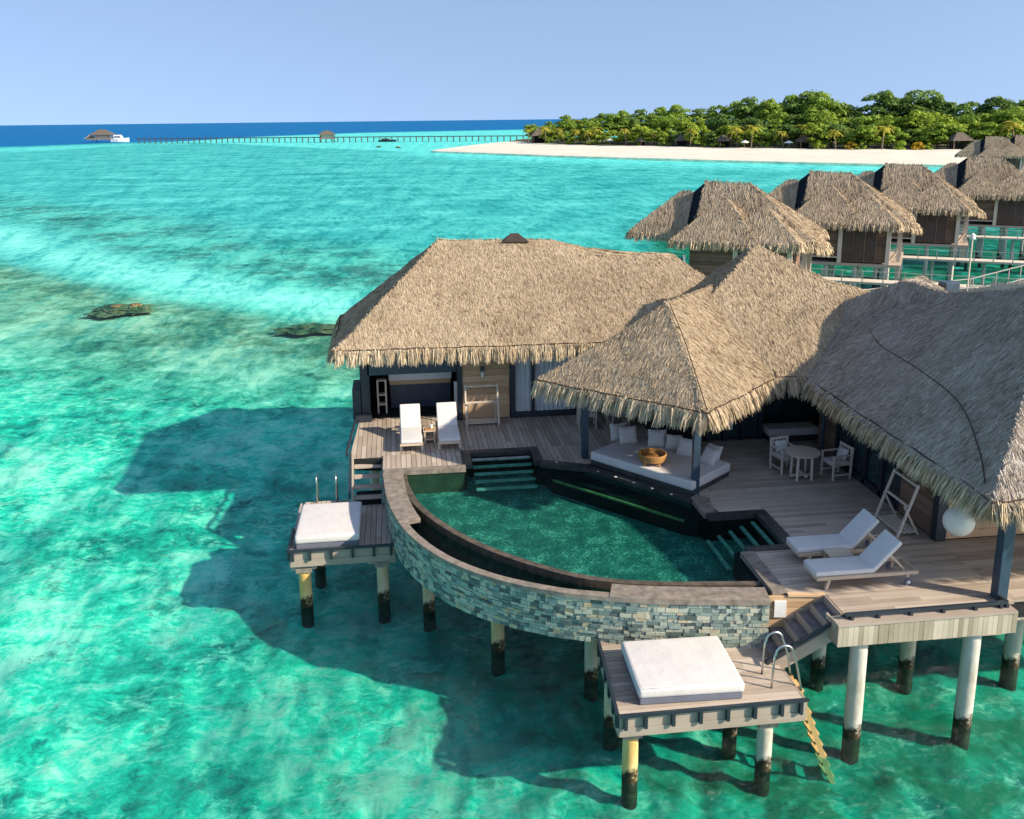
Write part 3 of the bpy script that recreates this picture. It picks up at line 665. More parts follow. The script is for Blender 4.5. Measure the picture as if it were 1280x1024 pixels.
Wp = catmull([(-.16, 23.75), (-.09, 22.77), (.2, 21.43), (.91, 19.93), (1.88, 18.62), (3.11, 17.5), (4.02, 17.0), (5.11, 16.70), (7.1, 16.42)], 8)
Wi = offset_curve(Wp, .16)
ribbon(MB(), Wp, Wi, 1.63, 2.53).build('weir_edge', 'weir_stone', pool, True)
tr = ribbon(MB(), off_(.13), off_(.62), 1.95, 2.0).build('trough', 'pool_edge_stone', pool, True)
k_ = min(len(O), len(Wp))
tw = MB(); ts = np.linspace(0, 1, 60)
def resample(c): c = np.array(c); L_ = np.concatenate([[0], np.cumsum(np.linalg.norm(np.diff(c, axis=0), axis=1))]); return np.stack([np.interp(ts*L_[-1], L_, c[:, j]) for j in (0, 1)], -1)
oa, wa = resample(off_(.13)), resample(Wp)
tw.add([(*p, 2.36) for p in oa]+[(*p, 2.36) for p in wa], [(i, i+1, 61+i, 60+i) for i in range(59)]); tw.build('trough_water', 'pool_surface', pool, True)
Wm = offset_curve(Wp, .14)
outline = [tuple(p) for p in Wm[:-1]]+[(7.1, 16.6), (7.1, 17.95), (8.2, 17.95), (8.2, 19.72), (7.02, 19.72), (6.98, 20.6), (4.9, 23.15), (3.56, 23.86), (3.56, 24.7), (1.62, 24.7), (1.62, 23.74), (0.04, 23.74)]
def sheet(poly, z):
    vs = [(p[0], p[1], z) for p in poly]; fs = []
    for t in tessellate_polygon([[Vector((p[0], p[1], 0)) for p in poly]]):
        a = Vector(vs[t[1]])-Vector(vs[t[0]]); b = Vector(vs[t[2]])-Vector(vs[t[0]]); fs.append(tuple(t) if a.cross(b).z > 0 else tuple(t[::-1]))
    return MB().add(vs, fs)
sheet(outline, 2.505).build('pool_water', 'pool_surface', pool, True)
sheet(outline, 1.93).build('pool_floor', 'pool_floor', pool, True)
bw = MB()                                                    # inner walls on the deck side
inn = [(7.1, 16.4), (7.1, 17.95), (8.24, 17.95), (8.24, 19.74), (7.04, 19.74), (7.0, 20.62), (4.92, 23.17), (3.58, 23.88), (3.58, 24.72), (1.6, 24.72), (1.6, 23.76), (-.2, 23.76)]
for a, b in zip(inn[:-1], inn[1:]): bw.bar((a[0], a[1], 2.05), (b[0], b[1], 2.05), .06, .86)
bw.build('inner_wall', 'pool_dark', pool, True)
MB().box(-.1, 1.56, 23.66, 23.72, 1.93, 2.49).build('inner_wall', 'pool_side_stone', pool, True)
# copings on the deck side
MB().box(-.62, 1.6, 23.62, 23.84, 2.50, 2.635).build('deck_coping', 'coping_stone', pool, True)
MB().box(7.12, 7.42, 15.95, 17.72, 2.5, 2.625).build('deck_coping', 'coping_stone', pool, True)
ec2 = MB(); ec2.prism([(6.98, 20.75), (7.18, 20.95), (7.42, 20.7), (7.3, 19.74), (7.0, 19.74)], 2.5, 2.62).build('deck_coping', 'coping_stone', pool, True)
dk = MB(); dk.box(1.55, 3.75, 24.72, 24.97, 2.5, 2.63).box(1.55, 1.80, 23.84, 24.72, 2.5, 2.63).box(3.52, 3.75, 23.84, 24.72, 2.5, 2.63)
dk.box(7.05, 8.5, 19.58, 19.80, 2.5, 2.625).box(8.22, 8.5, 17.95, 19.58, 2.5, 2.625).box(7.3, 8.5, 17.73, 17.95, 2.5, 2.625)
dk.bar((3.7, 23.78, 2.56), (4.93, 23.22, 2.56), .3, .13).bar((4.86, 23.26, 2.5), (7.05, 20.70, 2.5), .24, .22)
dk.build('dark_border', 'pool_edge_stone', pool, True)
for k in range(5): MB().box(1.84, 3.48, 24.42-.33*k, 24.53-.33*k, 2.53-.085*k-.05, 2.53-.085*k).build('step', 'step_highlight', pool, True)  # thin pale treads; their edge highlights are put into the colour
for k in range(5): MB().box(8.05-.27*k, 8.13-.27*k, 18.02, 19.5, 2.42-.1*k, 2.47-.1*k).build('step', 'step_highlight', pool, True)
bn = MB(); bn.prism([(4.9, 23.1), (6.98, 20.55), (6.95, 19.95), (6.62, 20.12), (3.9, 23.2), (3.8, 23.7)], 1.7, 2.28); bn.build('bench', 'pool_dark', pool, True)
MB().bar((3.92, 23.2, 2.29), (6.62, 20.14, 2.29), .05, .05).build('bench_edge', 'bench_edge', pool, True)
for t in (.12, .3, .48, .66, .84): MB().lathe([(.035, 0), (.035, .012)], (4.84+2.06*t, 23.12-2.5*t, 2.615), 10).build('deck_light', 'white_paint', pool, True)
MB().lathe([(.035, 0), (.035, .012)], (4.1, 23.62, 2.63), 10).build('deck_light', 'white_paint', pool, True)

# ------------------------------------------------------------------ decks
deck = thing('timber_deck', 'weathered grey boardwalk deck around the pool joining the villa buildings', 'deck', (5, 20, 2.5))
lw = planks(MB(), [[(-1.58, 24.97), (1.55, 24.97), (1.55, 28.4), (-1.40, 28.4)], [(-.64, 23.84), (1.55, 23.84), (1.55, 24.97), (-.64, 24.97)], [(1.55, 24.97), (7.3, 24.97), (7.3, 27.85), (1.55, 27.85)], [(3.75, 23.95), (4.95, 23.42), (6.6, 24.97), (3.75, 24.97)]], 1, 2.55, 2.6)
lw.build('deck_boards', 'deck_wood_lengthways', deck, True)
rw_ = planks(MB(), [[(7.44, 15.89), (8.14, 15.74), (11.6, 15.74), (11.6, 17.73), (7.42, 17.73)], [(8.14, 14.95), (11.6, 14.95), (11.6, 15.74), (8.14, 15.74)], [(8.5, 17.73), (11.6, 17.73), (11.6, 19.80), (8.5, 19.80)], [(7.4, 19.80), (11.6, 19.80), (11.6, 24.75), (8.6, 24.75), (7.25, 20.98)], [(11.6, 15.1), (18, 15.1), (18, 17.66), (11.6, 17.66)], [(11.6, 23.6), (13.8, 23.6), (13.8, 25.4), (11.6, 25.4)]], 0, 2.55, 2.6)
rw_.build('deck_boards', 'deck_wood_crossways', deck, True)
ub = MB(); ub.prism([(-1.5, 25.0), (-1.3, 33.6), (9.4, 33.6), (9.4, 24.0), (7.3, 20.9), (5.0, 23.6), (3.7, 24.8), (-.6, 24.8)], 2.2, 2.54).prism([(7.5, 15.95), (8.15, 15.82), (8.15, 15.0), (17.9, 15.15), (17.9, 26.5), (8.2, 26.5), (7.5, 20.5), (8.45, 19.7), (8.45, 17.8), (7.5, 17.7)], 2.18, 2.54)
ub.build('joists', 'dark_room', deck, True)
fa = MB(); x = 7.86
while x < 11.42: fa.box(x, x+.096, 14.62+random.uniform(-.004, .004), 14.66, 2.14, 2.555); x += .1
y = 14.66
while y < 15.1: fa.box(7.86, 7.9, y, y+.096, 2.14, 2.555); y += .1
fa.build('fascia', 'fascia_wood_upright', deck, True); fa = MB(); x = 11.46
while x < 18: fa.box(x, x+.096, 15.06, 15.1, 2.12, 2.555); x += .1
fa.build('fascia', 'fascia_wood_upright', deck, True)
MB().box(7.84, 11.44, 14.60, 14.94, 2.557, 2.603).build('fascia_cap', 'fascia_wood', deck, True)
MB().box(11.44, 18, 15.0, 15.095, 2.557, 2.6).build('fascia_cap', 'fascia_wood', deck, True)
dg = MB()
for k in range(6): dg.bar((7.02, 15.92, 1.90+k*.12), (8.12, 15.76, 1.90+k*.12), .05, .112)
dg.bar((7.40, 15.87, 2.585), (8.12, 15.76, 2.585), .12, .04)
dg.build('end_fascia', 'warm_wall_wood', deck, True)
sg = MB(); sg.bar((7.13, 15.86, 2.30), (7.36, 15.826, 2.30), .06, .34); sg.build('notice_panel', 'white_paint', deck, True)
MB().box(10.0, 11.44, 14.96, 15.2, 1.9, 2.14).build('beam', 'fascia_wood', deck, True)
def kerb_rail(parent, pts, zt, step=.62, r=.03, drop=.1):
    mb = MB()
    for a, b in zip(pts[:-1], pts[1:]): mb.bar((a[0], a[1], zt), (b[0], b[1], zt), .06, .055)
    o = mb.build('kerb_rail', 'dark_paint', parent, True)
    for a, b in zip(pts[:-1], pts[1:]):
        L_ = math.dist(a, b); n = max(1, round(L_/step))
        for i in range(n+1):
            t = min(max(i/n, .04), .96); MB().cbox((a[0]+(b[0]-a[0])*t, a[1]+(b[1]-a[1])*t, zt-.028-drop/2), (.06, .09, drop)).build('bracket', 'dark_paint', o, True)
kerb_rail(deck, [(8.05, 14.78), (11.32, 14.78), (11.32, 15.02)], 2.71, .72)
kerb_rail(deck, [(-1.66, 25.0), (-1.52, 28.1)], 2.72, .75)

# ------------------------------------------------------------------ lower platforms
def platform(label, loc, poly, axis, front, rails, zt):
    t = thing('bathing_platform', label, 'platform', loc, group='lower bathing platforms')
    planks(MB(), poly, axis, zt-.05, zt).build('deck_boards', 'deck_wood_crossways' if axis == 0 else 'deck_wood_lengthways', t, True)
    f = MB()
    for a, b in front:
        f.bar((a[0], a[1], zt-.10), (b[0], b[1], zt-.10), .05, .19); f.bar((a[0]+.0, a[1]-.012, zt-.29), (b[0], b[1]-.012, zt-.29), .05, .18)
    f.build('fascia', 'fascia_wood', t, True)
    g = MB()
    for q in poly: cx = sum(p[0] for p in q)/len(q); cy = sum(p[1] for p in q)/len(q); g.prism([(cx+(p[0]-cx)*.96, cy+(p[1]-cy)*.94) for p in q], zt-.32, zt-.06)
    g.build('joists', 'dark_room', t, True)
    for r in rails: kerb_rail(t, r, zt+.07, .5, drop=.24)
    return t
pR = platform('square timber bathing platform with white daybed in front of the stone pool wall', (5.3, 15, 1.5), [[(3.56, 13.98), (6.95, 13.98), (6.95, 15.72), (3.74, 16.42)]], 0, [((3.54, 13.95), (6.98, 13.95)), ((3.72, 16.4), (3.54, 13.95)), ((6.98, 13.95), (6.98, 15.7))], [[(3.5, 13.88), (7.0, 13.88)], [(3.5, 13.88), (3.68, 16.3)]], 1.55)
pL = platform('small timber bathing platform with white daybed left of the pool beside the water', (-1.6, 22.7, 1.5), [[(-2.9, 21.38), (-.43, 21.38), (-.52, 22.2), (-.62, 24.05), (-2.9, 24.05)], [(-2.9, 24.05), (-1.6, 24.05), (-1.6, 24.45), (-2.8, 24.45)]], 1, [((-2.92, 21.35), (-.36, 21.35)), ((-2.92, 24.4), (-2.92, 21.35))], [[(-2.95, 21.28), (-.36, 21.28)], [(-2.95, 21.28), (-2.95, 22.6)]], 1.55)
for bx in ((3.55, 4.4, 14.05, 14.35, 1.08, 1.16), (5.7, 6.85, 14.05, 14.4, 1.06, 1.15), (5.2, 6.9, 15.2, 15.45, 1.08, 1.22)): MB().box(*bx).build('cap_beam', 'fascia_wood', pR, True)
for bx in ((-2.92, -2.3, 21.4, 21.72, 1.06, 1.14), (-1.05, -.35, 21.4, 21.72, 1.08, 1.15), (-2.3, -1.05, 21.55, 21.7, 1.1, 1.2)): MB().box(*bx).build('cap_beam', 'fascia_wood', pL, True)
# stairs
sL = thing('timber_stairs', 'short grey timber stairs from left deck down to the left platform', 'stairs', (-1.07, 24.5, 1.55), group='deck stairs')
for k in range(4): MB().box(-1.45, -.70, 24.72-.24*k-.02, 24.95-.24*k, 2.39-.21*k-.04, 2.39-.21*k).build('tread', 'deck_wood_crossways', sL, True)
MB().bar((-1.49, 24.98, 2.55), (-1.49, 23.95, 1.62), .05, .22).build('stringer', 'fascia_wood', sL, True); MB().bar((-.66, 24.98, 2.50), (-.66, 23.95, 1.57), .05, .2).build('stringer', 'fascia_wood', sL, True)
MB().box(-1.43, -.72, 24.0, 24.9, 1.56, 1.6).build('backing', 'dark_room', sL, True)
MB().bar((-1.55, 25.0, 2.72), (-1.58, 24.0, 1.78), .06, .06).build('kerb_rail', 'dark_paint', sL, True)
sR = thing('timber_stairs', 'grey timber stairs with open treads from right deck down to the front platform', 'stairs', (7.5, 15.3, 1.55), group='deck stairs')
for k in range(5): MB().box(7.84-.25*k, 8.10-.25*k, 14.98+.04*k, 15.70+.05*k, 2.45-.185*k-.04, 2.45-.185*k).build('tread', 'grey_tread', sR, True)
for k in range(5): MB().box(8.07-.25*k, 8.10-.25*k, 14.98+.04*k, 15.70+.05*k, 2.45-.185*k, 2.62-.185*k).build('riser', 'fascia_wood', sR, True)
MB().bar((8.14, 14.94, 2.36), (6.72, 15.14, 1.40), .06, .24).build('stringer', 'fascia_wood', sR, True); MB().bar((8.14, 15.74, 2.46), (6.72, 15.98, 1.50), .05, .2).build('stringer', 'fascia_wood', sR, True)
MB().bar((8.12, 14.9, 2.62), (6.66, 15.1, 1.62), .06, .06).bar((8.12, 14.9, 2.62), (8.25, 14.8, 2.70), .06, .06).build('kerb_rail', 'dark_paint', sR, True)
# swim ladders
def hoop(x, y, d):
    pts = [(x, y, 1.55), (x+.02*d, y, 2.15)]
    for a in range(0, 181, 20): pts.append((x+(.05+.16-.16*math.cos(R(a)))*d, y, 2.25+.16*math.sin(R(a))))
    pts += [(x+.46*d, y, 2.0), (x+.58*d, y, 1.45)]; return pts
lR = thing('swim_ladder', 'wooden swim ladder with steel hoop handrails at the front platform, going down into the water', 'ladder', (6.9, 14.6, 1.55), group='swim ladders')
for y in (14.40, 14.86): MB().tube(catmull([Vector(p) for p in hoop(6.52, y, 1)], 3), .021, 8).build('handrail', 'steel', lR, True, smooth=True)
l0, l1 = Vector((7.06, 14.62, 1.5)), Vector((7.98, 14.45, -1.0))
for s_ in (-.17, .17): MB().bar(l0+Vector((0, s_, 0)), l1+Vector((0, s_, 0)), .04, .09).build('rail', 'yellow_ladder_wood', lR, True)
for k in range(11):
    p = l0.lerp(l1, (k+.4)/11); MB().cbox(p, (.16, .36, .035), ry=.1).build('rung', 'yellow_ladder_wood', lR, True)
lL = thing('swim_ladder', 'pair of steel grab rails for the ladder behind the left platform daybed', 'ladder', (-2.2, 24.4, 1.55), group='swim ladders')
for x in (-2.48, -1.95):
    MB().tube(catmull([Vector(p) for p in ((x, 24.36, 1.55), (x, 24.36, 2.05), (x, 24.40, 2.24), (x, 24.52, 2.30), (x, 24.64, 2.22), (x, 24.7, 1.9), (x, 24.72, -.6))], 4), .021, 8).build('handrail', 'steel', lL, True, smooth=True)
for k in range(4): MB().box(-2.48, -1.95, 24.66, 24.78, .9-.4*k, .94-.4*k).build('rung', 'yellow_ladder_wood', lL, True)

# ------------------------------------------------------------------ piles
def pile(x, y, top, r, stain, label, cap=True):
    mb = MB(); N = 20; zs = np.linspace(-1.5, top, 12)
    mb.tube([(x, y, z_) for z_ in zs], r*1.04, N, r*.98); o = mb.build('concrete_pile', 'pile_concrete', None, smooth=False)
    for v in o.data.vertices: v.co.x -= x; v.co.y -= y
    o.location = (x, y, 0); o['_o'] = (x, y, 0); o['stain'] = stain
    o.data.polygons.foreach_set('use_smooth', [len(p.vertices) == 4 for p in o.data.polygons])
    tag(o, label, 'pile', 'round piles under the villa')
    if cap: MB().cbox((x, y, top-.04), (r*2.5, r*2.3, .14)).build('pile_cap', 'coping_stone', o, True)
    return o
PILES = [(-2.62, 21.56, 1.07, .155, 1., 'orange-stained pile under the front left corner of the left platform'),
 (-.70, 21.56, 1.09, .15, .45, 'pale pile under the left platform where it meets the pool wall'),
 (.42, 20.9, 1.54, .15, .55, 'yellowish pile under the left end of the curved pool wall'),
 (1.92, 18.9, 1.54, .155, .75, 'yellow pile under the middle of the curved pool wall'),
 (3.80, 17.5, 1.54, .15, .3, 'shaded pile below the pool wall just left of the front platform'),
 (3.84, 14.28, 1.07, .145, .95, 'yellow-stained pile under the front left corner of the front platform'),
 (6.38, 14.26, 1.06, .145, .08, 'pale pile under the front right corner of the front platform'),
 (6.12, 15.3, 1.1, .14, .4, 'short dark-footed pile under the middle of the front platform'),
 (3.86, 15.9, 1.2, .14, .5, 'shaded pile under the back left corner of the front platform'),
 (8.46, 14.92, 2.2, .165, 0., 'tall white pile under the left end of the right deck edge'),
 (10.78, 14.92, 2.2, .165, .0, 'tall white pile under the right end of the right deck edge'),
 (10.75, 16.95, 2.2, .16, .3, 'pile standing back in shade between the two tall white piles'),
 (13.05, 16.7, 2.2, .17, .1, 'pile at the far right edge below the deck'),
 (8.85, 17.25, 2.2, .15, .1, 'pile in shade behind the stairs of the front platform'),
 (-2.45, 23.6, 1.2, .15, .2, 'dark shaded pile under the back of the left platform')]
for a in PILES: pile(*a, cap=(a[2] < 1.9))
for i, (x, y) in enumerate([(6.8, 19.5), (4.5, 22.5), (13.0, 19.5), (10.8, 20.5), (2.0, 27.5), (-1.0, 27.5), (5.5, 27.0)]): pile(x, y, 1.64 if i < 2 else 2.2, .15, .2, 'pile deep in the shade under the decks', False)
# ------------------------------------------------------------------ furniture
def padded(mb_pts, name, mat, parent, bev=.05, world=False):
    return mb_pts.build(name, mat, parent, world, bevel=bev, seg=4, smooth=True)
def cushion(w_, h_, t_, n=8):
    """soft pillow in its own XZ plane, thin along Y"""
    vs, fs = [], []
    for sgn in (-1, 1):
        for i in range(n+1):
            for j in range(n+1):
                a, b = i/n*2-1, j/n*2-1; e = (1-a**4)*(1-b**4)
                pin = 1-.06*(1-abs(a))*abs(b)**3-.06*(1-abs(b))*abs(a)**3
                vs.append((a*w_/2*pin, sgn*t_/2*e**.5, b*h_/2*pin))
    m1 = (n+1)**2
    for i in range(n):
        for j in range(n):
            q = (i*(n+1)+j, (i+1)*(n+1)+j, (i+1)*(n+1)+j+1, i*(n+1)+j+1); fs += [q, tuple(x+m1 for x in q[::-1])]
    return vs, fs
def bed_pad(label, x0, x1, y0, y1, z0):
    t = thing('daybed', label, 'daybed', ((x0+x1)/2, (y0+y1)/2, z0), group='white platform daybeds')
    cx, cy = (x1-x0)/2, (y1-y0)/2
    MB().box(-cx+.03, cx-.03, -cy+.03, cy-.03, 0, .14).build('base', 'grey_base', t, bevel=.02)
    padded(MB().box(-cx, cx, -cy, cy, .135, .34), 'mattress', 'white_fabric', t, .075)
    p = MB(); z = .40
    for yy in (-cy+.03, cy-.03): p.tube([(-cx+.06, yy, .32), (cx-.06, yy, .32)], .012, 6)
    for xx in (-cx+.03, cx-.03): p.tube([(xx, -cy+.06, .32), (xx, cy-.06, .32)], .012, 6)
    p.build('piping', 'cushion_fabric', t, smooth=True)
    return t
bR = bed_pad('large white square daybed mattress on the front platform below the stone wall', 3.98, 5.93, 14.16, 15.78, 1.56); bR.rotation_euler.z = R(-2)
bL = bed_pad('white daybed mattress on the left platform beside the steel grab rails', -2.80, -1.22, 21.45, 23.5, 1.56)

cd = thing('corner_daybed', 'big white lozenge daybed with pillows under the pavilion corner by the pool', 'daybed', (6.7, 22.6, 2.6))
def quad_in(P, d):
    c = np.mean(np.array(P), 0); return [tuple(c+(np.array(p)-c)*(1-d)) for p in P]
CP = [(4.98, 23.40), (7.04, 20.84), (8.46, 22.0), (6.42, 24.55)]
MB().prism(quad_in(CP, .02), 2.6, 2.74).build('base', 'pool_edge_stone', cd, True)
MB().prism(CP, 2.735, 2.98).build('mattress', 'white_fabric', cd, True, bevel=.06, seg=3, smooth=True)
def pillow(label, x, y, z, rz, tilt, w_=.52, h_=.48, t_=.17):
    vs, fs = cushion(w_, h_, t_); o = MB().add(vs, fs).build('pillow', 'cushion_fabric', None, smooth=True)
    o.location = (x, y, z+h_/2*math.cos(tilt)); o.rotation_euler = (tilt, 0, rz); return tag(o, label, 'pillow', 'pillows on the corner daybed')
pillow('upright white pillow at the left end of the corner daybed', 6.18, 23.98, 2.97, R(4), R(-22))
pillow('half hidden pillow tucked behind the leftmost daybed pillow', 5.98, 24.25, 2.97, R(10), R(-15))
pillow('tilted white pillow, second from left on the corner daybed', 6.92, 23.62, 2.97, R(-14), R(-26))
pillow('darker shaded pillow between the two left white pillows and the post', 7.30, 23.30, 2.97, R(-25), R(-20), .44, .40)
pillow('white pillow on the daybed just left of the dark post', 7.50, 22.78, 2.97, R(-40), R(-26))
pillow('white pillow leaning right of the dark post on the daybed', 7.92, 22.12, 2.97, R(-62), R(-38))
pillow('pillow lying behind the rightmost leaning daybed pillow', 8.10, 22.34, 2.97, R(-55), R(-25), .46, .42)
tr_ = thing('rattan_tray_table', 'round brown rattan tray table standing on the white corner daybed', 'tray table', (6.42, 22.3, 2.98))
MB().lathe([(.30, .10), (.34, .10), (.37, .22), (.37, .26), (.33, .26), (.31, .17), (.02, .17)], (0, 0, 0), 26).build('tray', 'rattan', tr_, smooth=False)
rl = MB(); rl.tube([(.355*math.cos(a), .355*math.sin(a), .265) for a in np.linspace(0, 2*math.pi, 27)], .022, 6); rl.build('rim', 'rattan', tr_)
for a in range(5): MB().tube([(.30*math.cos(a*1.257), .30*math.sin(a*1.257), 0), (.33*math.cos(a*1.257), .33*math.sin(a*1.257), .14)], .035, 7).build('leg', 'rattan', tr_)

def make_lounger(label):
    t = thing('sun_lounger', label, 'sun lounger', group='sun loungers on the decks')
    f = MB()
    for y in (-.30, .30): f.box(-1.06, 1.08, y-.028, y+.028, .21, .285)
    f.box(-1.06, -1.0, -.272, .272, .21, .285).box(1.02, 1.07, -.272, .272, .215, .28).box(-.9, .14, -.27, .27, .27, .283)
    f.build('frame', 'teak_wood', t, bevel=.008)
    for y in (-.30, .30): MB().bar((-.80, y, .23), (-.86, y, 0), .05, .075, (0, 1, 0)).build('leg', 'teak_wood', t)
    for y in (-.30, .30): MB().bar((.86, y, .23), (.86, y, .07), .05, .06, (0, 1, 0)).build('leg', 'teak_wood', t)
    for y in (-.355, .355):
        wb = MB(); N = 18; vs = [(.86+r*math.cos(2*math.pi*k/N), y+dy, .075+r*math.sin(2*math.pi*k/N)) for dy in (-.025, .025) for r in (.075, .02) for k in range(N)]
        fs = []
        for k in range(N): k2 = (k+1) % N; fs += [(k, k2, 2*N+k2, 2*N+k), (k, N+k, N+k2, k2), (2*N+k, 2*N+k2, 3*N+k2, 3*N+k)]
        fs += [tuple(range(N, 2*N)), tuple(range(4*N-1, 3*N-1, -1))]
        wo = wb.add(vs, fs).build('wheel', 'grey_base', t)
        MB().tube([(.86, y-.03, .075), (.86, y+.03, .075)], .03, 10).build('hub', 'white_paint', wo)
    padded(MB().box(-1.08, .16, -.30, .30, .285, .385), 'seat_cushion', 'white_fabric', t, .035)
    a = R(47); c = Vector((.16+math.cos(a)*.40-.045*math.sin(a), 0, .30+math.sin(a)*.40+.045*math.cos(a)))
    padded(MB().cbox(c, (.80, .60, .095), ry=-a), 'back_cushion', 'white_fabric', t, .035)
    b = MB()
    for y in (-.24, .24): b.bar((.16, y, .285), (.16+math.cos(a)*.80, y, .285+math.sin(a)*.80), .04, .035)
    for k in range(6): q = .1+k*.13; b.bar((.16+math.cos(a)*q, -.24, .283+math.sin(a)*q), (.16+math.cos(a)*q, .24, .283+math.sin(a)*q), .05, .02)
    b.build('back_frame', 'teak_wood', t)
    for y in (-.2, .2): MB().bar((.16+math.cos(a)*.5, y, .26+math.sin(a)*.5), (.84, y, .27), .03, .035).build('prop', 'teak_wood', t)
    return t
L0 = make_lounger('white cushioned sun lounger nearest the stairs on the right deck, wheel visible'); L0.location = (9.07, 16.22, 2.6)
dup(L0, (9.15, 17.27, 2.6), 0, 'white cushioned sun lounger beside the pool steps on the right deck, behind the other one')
dup(L0, (.17, 26.12, 2.6), R(90), 'white sun lounger on the left deck nearer the open alcove, left of the small table')
dup(L0, (1.26, 26.12, 2.6), R(90), 'white sun lounger on the left deck nearer the towel rack, right of the small table')
def side_table(label, loc, w_, d_, h_, rz=0):
    t = thing('side_table', label, 'side table', loc, rz, 'small tables between loungers')
    top = MB()
    for k in range(4): top.box(-w_/2, w_/2, -d_/2+k*d_/4+.004, -d_/2+(k+1)*d_/4-.004, h_-.03, h_)
    top.build('table_top', 'teak_wood', t)
    for x in (-1, 1):
        for y in (-1, 1): MB().box(x*(w_/2-.04)-.022, x*(w_/2-.04)+.022, y*(d_/2-.04)-.022, y*(d_/2-.04)+.022, 0, h_-.032).build('leg', 'teak_wood', t)
    MB().box(-w_/2+.05, w_/2-.05, -d_/2+.05, d_/2-.05, .1, .13).build('shelf', 'teak_wood', t)
    return t
side_table('small grey timber table between the two loungers on the right deck', (8.86, 16.76, 2.6), .5, .36, .36)
side_table('small timber table between the two loungers on the left deck', (.71, 25.95, 2.6), .36, .42, .40)
ty = thing('serving_tray', 'small dark tray lying on the table between the left deck loungers', 'tray', (.72, 25.9, 3.002)); MB().box(-.14, .14, -.12, .12, 0, .02).build('tray_base', 'rattan', ty); MB().lathe([(.04, .02), (.045, .12)], (.05, .03, 0), 10).build('cup', 'white_paint', ty)
def rack(label, loc, rz):
    t = thing('towel_rack', label, 'towel rack', loc, rz, 'wooden towel racks')
    for x in (-.5, .5): MB().bar((x, -.26, 0), (x, .14, 1.22), .05, .045).build('upright', 'pale_wood', t)
    for x in (-.44, .44): MB().bar((x, .26, 0), (x, -.12, .70), .045, .04).build('rear_leg', 'pale_wood', t)
    for z_ in (1.18, .70): MB().bar((-.52, -.26+.4*z_/1.22, z_), (.52, -.26+.4*z_/1.22, z_), .045, .045).build('crossbar', 'pale_wood', t)
    b = MB()
    for k in range(4): b.box(-.48, .48, -.24+k*.12, -.15+k*.12, .07, .09)
    b.build('shelf', 'pale_wood', t); return t
rack('pale wooden towel rack standing against the sunlit plank wall of the left bungalow', (2.40, 27.40, 2.6), 0)
rack('pale wooden towel rack in the shade beside the right bungalow wall', (11.12, 18.45, 2.6), R(-90))
# dining
rt = thing('round_table', 'round grey slatted dining table in the shade under the pavilion', 'table', (10.24, 21.62, 2.6))
MB().lathe([(.40, .69), (.45, .70), (.45, .735), (.02, .735)], (0, 0, 0), 32).build('table_top', 'teak_wood', rt)
for a in range(4): MB().bar((.28*math.cos(.78+a*1.571), .28*math.sin(.78+a*1.571), 0), (.26*math.cos(.78+a*1.571), .26*math.sin(.78+a*1.571), .69), .06, .06).build('leg', 'pale_wood', rt)
MB().box(-.30, .30, -.03, .03, .06, .12).box(-.03, .03, -.30, .30, .125, .18).build('stretcher', 'pale_wood', rt)
def make_chair(label):
    t = thing('dining_chair', label, 'chair', group='wooden armchairs for dining')
    for x in (-.26, .26):
        MB().box(x-.022, x+.022, -.27, -.226, 0, .64).build('leg', 'pale_wood', t)
        MB().bar((x, .25, 0), (x, .29, .86), .044, .044, (0, 1, 0)).build('leg', 'pale_wood', t)
        MB().box(x-.032, x+.032, -.28, .27, .64, .67).build('armrest', 'pale_wood', t)
        MB().box(x-.015, x+.015, -.22, .24, .12, .16).build('stretcher', 'pale_wood', t)
    s = MB(); s.box(-.24, .24, -.25, .25, .38, .42).build('seat', 'pale_wood', t)
    b = MB(); b.box(-.24, .24, .265, .295, .80, .86)
    for k in range(5): b.box(-.2+k*.1-.015, -.2+k*.1+.015, .262, .282, .42, .80)
    b.build('backrest', 'pale_wood', t)
    padded(MB().box(-.23, .23, -.24, .23, .42, .48), 'seat_cushion', 'cushion_fabric', t, .02)
    vs, fs = cushion(.40, .30, .13); o = MB().add(vs, fs).build('back_cushion', 'cushion_fabric', t, smooth=True); o.location = (0, .17, .64); o.rotation_euler = (R(-18), 0, 0)
    return t
c0 = make_chair('wooden armchair with pale cushions behind the round table on the pavilion deck'); c0.location = (10.02, 22.2, 2.6); c0.rotation_euler.z = R(12)
dup(c0, (11.16, 21.58, 2.6), R(-82), 'wooden armchair right of the round table, facing it sideways')
dup(c0, (5.55, 26.6, 2.6), R(175), 'pale wooden armchair half hidden under the left eave of the pavilion')
dup(c0, (6.5, 26.45, 2.6), R(185), 'pale wooden armchair behind the corner daybed, right of its hidden twin')
sf = thing('indoor_sofa', 'long pale bench sofa behind the glass in the dark pavilion interior', 'sofa', (11.2, 24.6, 2.6))
padded(MB().box(-.75, .75, -.3, .3, .18, .40), 'seat', 'cushion_fabric', sf, .04); MB().box(-.72, .72, -.28, .3, 0, .18).build('base', 'dark_paint', sf)
